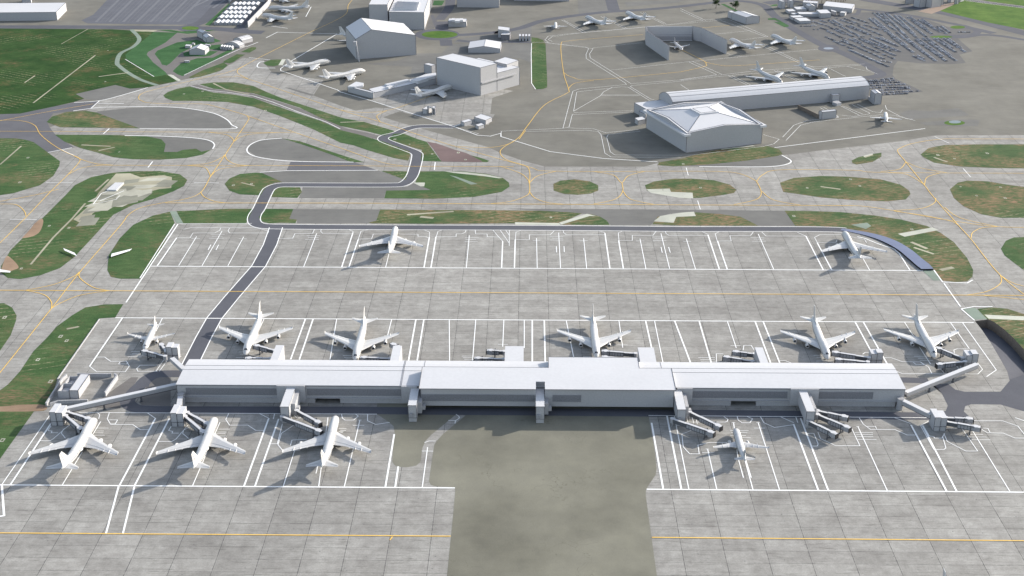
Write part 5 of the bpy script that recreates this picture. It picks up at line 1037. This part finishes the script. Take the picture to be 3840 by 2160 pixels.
            m = MB(); m.loft([[(-(s_+a), sd_*y-.25, zz), (-(s_+a), sd_*y+.25, zz), (-(s_+a), sd_*y+.25, zt), (-(s_+a), sd_*y-.25, zt)] for a, zz, zt in ((1, z+r_*.9, z+r_*1.15), (3.5, z+r_*.9, z+r_*1.7), (8 if four else 6, z+r_*.8, z+r_*1.5))]); m.build('pylon', 'jet', en)
        m = MB(); m.loft([foil(s_, c, y, z, th, sd_) for y, s_, c, z, th in H]); hs = m.build('stabiliser', 'jet', root)
        m = MB(); (y, s_, c, z, th), (y2, s2, c2, z2, th2) = H; m.bar((-(s_+c*.7), sd_*(y+1.6), z+th*.35+.1), (-(s2+c2*.65), sd_*y2, z2+th2*.4+.03), .07); m.build('elevator_line', 'bdark', hs)
    m = MB(); R2 = []
    for s_, c, z, th in V_: R2.append([(-(s_+c*a), th*b2, z) for a, b2 in ((0, 0), (.15, .45), (.5, .5), (1, .05), (1, -.05), (.5, -.5), (.15, -.45))])
    d0 = V_[0]; m.loft([[(-(d0[0]-7+(c*0)), 0, d0[2]-.6)]*7, R2[0]] if False else R2)
    m.face(((-(d0[0]-6), 0, d0[2]-.1), (-(d0[0]+1), .12, d0[2]+1.6), (-(d0[0]+3), .12, d0[2]-.6))); m.face(((-(d0[0]-6), 0, d0[2]-.1), (-(d0[0]+3), -.12, d0[2]-.6), (-(d0[0]+1), -.12, d0[2]+1.6)))
    fn = m.build('fin', 'jet', root, fix=True)
    m = MB()
    for sg in (-1, 1): m.bar((-(V_[0][0]+V_[0][1]*.68), sg*V_[0][3]*.42, V_[0][2]+1.2), (-(V_[1][0]+V_[1][1]*.62), sg*V_[1][3]*.45, V_[1][2]-.4), .09)
    m.build('rudder_line', 'bdark', fn)
    for s_, y, r_ in gear:
        m = MB(); m.bar((-s_, y, r_), (-s_, y, bz), .22); g_ = m.build('landing_gear', 'metal', root); m = MB()
        for dx in ((-.9, .9) if s_ > 10 and four else (0,)):
            for dy in (-.45, .45):
                n_ = 10; m.loft([[(-s_+dx+r_*math.cos(6.2832*i/n_), y+dy+q, r_+r_*math.sin(6.2832*i/n_)) for i in range(n_)] for q in (-.18, .18)])
        m.build('tyre', 'tyre', g_, fix=True)
    if four:
        m = MB(); m.loft([ring(a, b2, c, d, 16) for a, b2, c, d in ((18, 3.2, .3, .3), (22, 3, 3.1, 1.2), (34, 2.9, 3.3, 1.4), (41, 3, 3, 1.1), (44, 3.4, .4, .4))]); m.build('belly_fairing', 'jet', root, True)
    return root
JL = 72.5*1.065; TL = 46.*1.06
JETS = [('g712,252', 'g465,640', 'white jumbo jet at the far left front stand beside the left tower', 3), ('g1615,248', 'g1450,635', 'white jumbo jet docked at the second front tower', 3), ('g2520,240', 'g2415,620', 'white jumbo jet on the third front stand left of the olive asphalt', 3),
 ('d1838,1225', 'd1960,901', 'white jumbo jet nosed in behind the terminal beside the dark road', 1), ('e112,1265', 'e186,945', 'second white jumbo jet from the left behind the terminal', 1), ('e1923,1250', 'e1893,922', 'white jumbo jet behind the raised rear block of the terminal', 1),
 ('f1105,1258', 'f992,930', 'fourth jumbo jet behind the terminal beside two grey bridges', 1), ('f1908,1245', 'f1755,920', 'rightmost jumbo jet behind the terminal by the rear tower', 1),
 ('e418,256', 'e364,464', 'white jumbo jet alone on the remote stands with nose over the road', 3), ('f1222,293', 'f1350,503', 'jumbo jet on the last remote stand beside the curved ramp', 3),
 ('b838,645', 'b565,712', 'grey shaded jumbo jet nosed towards the stepped hangar', 2), ('a2475,455', 'a2150,500', 'cream lit jumbo jet parked beside the small grass patch', 2), ('b183,525', 'a2425,578', 'second cream lit jumbo jet left of the office wing', 2),
 ('a2012,60', 'a2310,48', 'jumbo jet facing left beside the long cream wall', 2), ('a1972,112', 'a2190,138', 'smaller looking jumbo jet in front of the one facing left', 2), ('a2090,0', 'a2290,-22', 'jumbo jet cut off by the top edge of the picture', 2),
 ('b1840,120', 'b1995,180', 'left of two jumbo jets below the curving perimeter road', 3), ('b2138,85', 'b2295,148', 'right of two jumbo jets below the curving perimeter road', 3), ('c370,290', 'c558,360', 'jumbo jet just right of the blast pen', 3), ('c678,258', 'c868,330', 'jumbo jet on the far right of the remote apron by the car park', 3),
 ('c760,622', 'c565,510', 'left of two jumbo jets nosed in behind the arched pier', 1), ('c1103,585', 'c900,485', 'right of two jumbo jets nosed in behind the arched pier', 1), ('a2660,225', 'a2553,250', 'jumbo jet mostly hidden behind the uneven roofed hangar', 2)]
proto = None
for nz, tl, lab, mode in JETS:
    zn = {1: 4.6, 2: 6., 3: 7.4}[mode]; zt = {1: 8.6, 2: 8.2, 3: 8.}[mode]
    a = T(nz, zn)[0]; b2 = T(tl, zt)[0]
    if 'top edge' in lab or 'mostly hidden' in lab: a = (b2[0]-71, b2[1]+8) if 'top' in lab else (b2[0]+60, b2[1]-39)
    ang = math.atan2(a[1]-b2[1], a[0]-b2[0]); c = ((a[0]+b2[0])/2, (a[1]+b2[1])/2)
    loc = (c[0]+math.cos(ang)*JL/2, c[1]+math.sin(ang)*JL/2, 0)
    if mode == 1: c = b2; loc = (a[0]+(b2[0]+math.cos(ang)*JL-a[0])*.5, a[1]+(b2[1]+math.sin(ang)*JL-a[1])*.5, 0)
    if proto is None:
        proto = make_jet(True, lab, 'four engined jumbo jets'); proto.location = loc; proto.rotation_euler = (0, 0, ang)
    else: dup(proto, loc, ang, lab)
    print('JET', lab[:30], round(math.hypot(a[0]-b2[0], a[1]-b2[1]), 1))
fx = T('i1990,1432', 19)[0]; dup(proto, (fx[0], fx[1]-71.5+0, 0), -math.pi/2, 'jumbo jet below the picture whose fin tip peeks over the bottom edge')
tw = None
for nz, tl, lab in (('d1085,1185', 'd1172,985', 'small white twin jet behind the left end of the terminal'), ('i415,335', 'i483,577', 'small white twin jet alone on the right front apron'), ('c1537,840', 'c1545,912', 'small twin jet right of the hut in front of the arched pier'),
   ('b1615,165', 'b1615,212', 'small twin jet left of the two jumbo jets by the perimeter road'), ('c15,378', 'b2500,310', 'small twin jet sheltered inside the blast pen')):
    mode3 = nz[0] in 'i' or tl in ('c1545,912', 'b1615,212'); a = T(nz, 5.6 if mode3 else 3.2)[0]; b2 = T(tl, 5.6)[0]
    ang = math.atan2(a[1]-b2[1], a[0]-b2[0]); c = ((a[0]+b2[0])/2, (a[1]+b2[1])/2); loc = (c[0]+math.cos(ang)*TL/2, c[1]+math.sin(ang)*TL/2, 0)
    print('TWIN', lab[:30], round(math.hypot(a[0]-b2[0], a[1]-b2[1]), 1))
    if tw is None: tw = make_jet(False, lab, 'small twin engined jets'); tw.location = loc; tw.rotation_euler = (0, 0, ang)
    else: dup(tw, loc, ang, lab)
# three lone wing pieces standing on the grass
for s, lab in (('d578,485 d560,462 d475,428 d485,445', 'bright white wing piece on the grass tongue edge left of the taxiway'), ('d832,490 d838,468 d990,432 d970,448', 'bright white wing piece on the grass right of the taxiway'), ('d-70,600 d-60,575 d80,600 d75,610', 'bright white wing piece at the left edge of the picture')):
    P = T(s, 1.6); o = P[0]; P = local(P, o); m = MB(); zs = [(.9, 1.7), (.9, 1.7), (1.6, 1.9), (1.6, 1.9)]
    m.loft([[(*P[0], 1.5), (*P[0], 1.75), (*P[1], 1.9), (*P[1], 1.5)], [(*P[3], 1.9), (*P[3], 2.), (*P[2], 2.1), (*P[2], 1.9)]]); ob = m.build('wing_piece', 'white', fix=True); ob.location = (*o, 0); tag(ob, lab, 'wing piece', 'loose white wing pieces')
    m = MB(); q = mid(mid(P[0], P[1], .5), mid(P[2], P[3], .5), .35); m.bar((*q, 0), (*q, 1.4), .35); m.build('support', 'metal', ob)

# ------------------------------------------------------------------ cars
rows = '''E400,268 690,480|E485,262 720,450|E330,380 790,745|E415,375 830,740|E600,280 1090,750|E690,285 1270,750|E840,315 1230,690|E905,310 1480,750|E1090,355 1590,690|E1155,350 1500,600|E1320,405 1750,650|E1390,395 1700,610|E1690,545 1870,680|E1780,535 1970,678|E1010,770 1660,1230|E1090,780 1580,1165|E1210,772 1870,1232|E1290,782 1790,1130|E1400,772 2065,1222|E1490,772 1975,1130|E1630,780 2060,1050|E1700,775 1990,970|E1820,775 2250,1045|E1905,778 2170,970|E1215,1135 1430,1230|E1305,1125 1440,1200|E785,760 1205,1055|E850,745 1070,915|E460,760 835,910|E560,760 900,935|E340,785 985,1060|E870,655 1000,750|E690,510 880,630|E2040,650 2170,650|E2200,650 2340,650|D905,438 1200,528|D1060,420 1230,470|D1220,408 1380,520|D1300,403 1490,510|D1385,375 1720,495|D1540,378 1840,490|D1680,355 2020,470|D1060,565 1200,612|D1225,545 1540,690|D1200,630 1450,740|D1375,575 1710,740|D1450,530 1830,725|D1590,525 2100,735|D1665,525 2060,700|D1820,520 2290,715|D1940,505 2290,615|D2050,375 2160,440|D1165,745 1450,870|D1330,840 1700,985|D1480,830 1830,965|D1640,1010 2420,1345|D1720,1040 2320,1300|D1840,975 2330,1190|D1640,790 1900,900|D1895,920 2540,1190|D1730,785 1860,860|D1835,780 2130,920|D1885,775 2480,1030|D2130,940 2560,1120|D2080,790 2500,980|D2190,755 2570,915|D2240,900 2576,1030|D1500,790 1600,840|D1560,850 1800,950|D2270,1225 2480,1260|D1830,740 1930,742|D670,530 860,530|D880,515 960,520|D890,597 1010,597|D1450,755 1560,768|c1415,608 1590,590|c1420,627 1640,618|c1425,645 1680,633|c1425,660 1715,655|c1480,680 1715,664|c1500,697 1780,684|c1500,710 1700,703|c1420,617 1600,604'''
cars = []
for q in rows.split('|'):
    a, b2 = T(q); L_ = math.hypot(b2[0]-a[0], b2[1]-a[1]); n_ = max(2, int(L_/3.1)); ang = math.atan2(b2[1]-a[1], b2[0]-a[0])
    for i in range(n_+1):
        if random.random() < .13: continue
        p = mid(a, b2, i/n_); cars.append((p[1], p[0]+random.uniform(-.2, .2), p[1]+random.uniform(-.3, .3), ang+math.pi/2+random.choice((0, math.pi))+random.uniform(-.03, .03)))
cars.sort(); print('CARS', len(cars))
def car_mesh(m, X=0, Y=0, a=0):
    c, s = math.cos(a), math.sin(a); tr = lambda p: (X+p[0]*c-p[1]*s, Y+p[0]*s+p[1]*c, p[2])
    base = m.m
    def lf(R_, mi): m.m = mi; m.loft([[tr(p) for p in r] for r in R_])
    sec = lambda x, w_, z0, z1: [(x, -w_, z0), (x, w_, z0), (x, w_*.94, z1), (x, -w_*.94, z1)]
    lf([sec(-2.25, .85, .35, .8), sec(-2.1, .9, .3, .95), sec(-1.2, .92, .28, 1.), sec(1., .92, .28, .98), sec(2.1, .88, .3, .78), sec(2.25, .8, .35, .65)], base)
    lf([sec(-1.9, .8, .95, .96), sec(-1.3, .78, .95, 1.4), sec(.4, .76, .95, 1.44), sec(1.2, .82, .95, .97)], 3)
    m.m = base; m.face([tr(p) for p in ((-1.25, -.7, 1.42), (.35, -.7, 1.47), (.35, .7, 1.47), (-1.25, .7, 1.42))])
    m.m = 4
    for x in (-1.4, 1.4):
        for y in (-.9, .9):
            m.loft([[tr((x+.33*math.cos(6.2832*i/6), y+q, .33+.33*math.sin(6.2832*i/6))) for i in range(6)] for q in (-.1, .1)])
    m.m = base
MATS = ['car1', 'car2', 'car3', 'glass', 'tyre']; meshes = []
for k in range(3):
    m = MB(); m.m = k; car_mesh(m); o = m.build('parked_car', MATS, fix=False); meshes.append(o)
LB = ['mid grey car parked in the packed rows of the upper right car park', 'silver grey car parked in the packed rows of the upper right car park', 'dark grey car parked in the packed rows of the upper right car park']
used = [False]*3; far = MB()
for i, (_, X, Y, a) in enumerate(cars):
    k = random.choices((0, 1, 2), (5, 4, 2))[0]
    if i < 300:
        o = meshes[k] if not used[k] else meshes[k].copy()
        if used[k]: COL.objects.link(o)
        used[k] = True; o.location = (X, Y, 0); o.rotation_euler = (0, 0, a); tag(o, LB[k], 'car', 'cars parked in the upper right car park, ' + ['mid grey', 'silver', 'dark'][k])
    else: far.m = k; car_mesh(far, X, Y, a)
tag(far.build('parked_cars', MATS), 'hundreds of further grey cars packed in rows farther back in the car park', 'cars', kind='stuff')

# ------------------------------------------------------------------ trees
def tree(s, h, r_, lab, seed, mt='leaf', group=None, nl=1000):
    rg = random.Random(seed); x, y = T(s)[0]; root = thing('tree', (x, y, 0), lab, 'tree', group)
    m = MB(); n_ = 7
    m.loft([[(q*math.cos(6.2832*i/n_)+dx, q*math.sin(6.2832*i/n_), z) for i in range(n_)] for z, q, dx in ((0, .5, 0), (h*.35, .36, .2), (h*.7, .2, -.1), (h*.92, .08, 0))])
    for i in range(7):
        a = rg.uniform(0, 6.28); z = h*rg.uniform(.32, .6); m.bar((0, 0, z), (math.cos(a)*r_*.6, math.sin(a)*r_*.6, z+h*.22), .12)
    m.build('trunk', 'bark', root); m = MB()
    cl = [(rg.gauss(0, r_*.42), rg.gauss(0, r_*.42), h*rg.uniform(.38, .95)) for _ in range(16)]
    for i in range(nl):
        cx, cy, cz = rg.choice(cl); s2 = r_*.24; p = Vector((cx+rg.gauss(0, s2), cy+rg.gauss(0, s2), cz+rg.gauss(0, s2*.8)))
        u = Vector((rg.gauss(0, 1), rg.gauss(0, 1), rg.gauss(0, 1))).normalized(); v_ = u.cross(Vector((rg.gauss(0, 1), rg.gauss(0, 1), rg.gauss(0, 1)))).normalized(); k = rg.uniform(.4, .95)
        m.face((p+u*k, p+v_*k*.7, p-u*k, p-v_*k*.7))
    m.build('crown', mt, root)
tree('c265,64', 19, 5.5, 'leafy green tree left of two on the upper apron edge', 1)
tree('c412,78', 17, 6.0, 'bushier right hand green tree behind the freight shed', 2)
pl = ['leftmost', 'second', 'third', 'fourth', 'fifth', 'sixth', 'seventh', 'eighth', 'ninth', 'tenth', 'eleventh', 'last']
for i, (x, y) in enumerate([(1115, 12), (1168, 35), (1248, 48), (1368, 65), (1485, 78), (1590, 80), (1712, 80), (1815, 85), (1880, 60), (1950, 70), (2010, 40), (2060, 30)]):
    tree('L%d,%d' % (x, y), 21+(i*7 % 5), 6.5, 'dark tree with bare trunk, %s in the row at the top edge' % pl[i], 10+i, 'leafd', 'dark trees in a row at the top edge', 700)
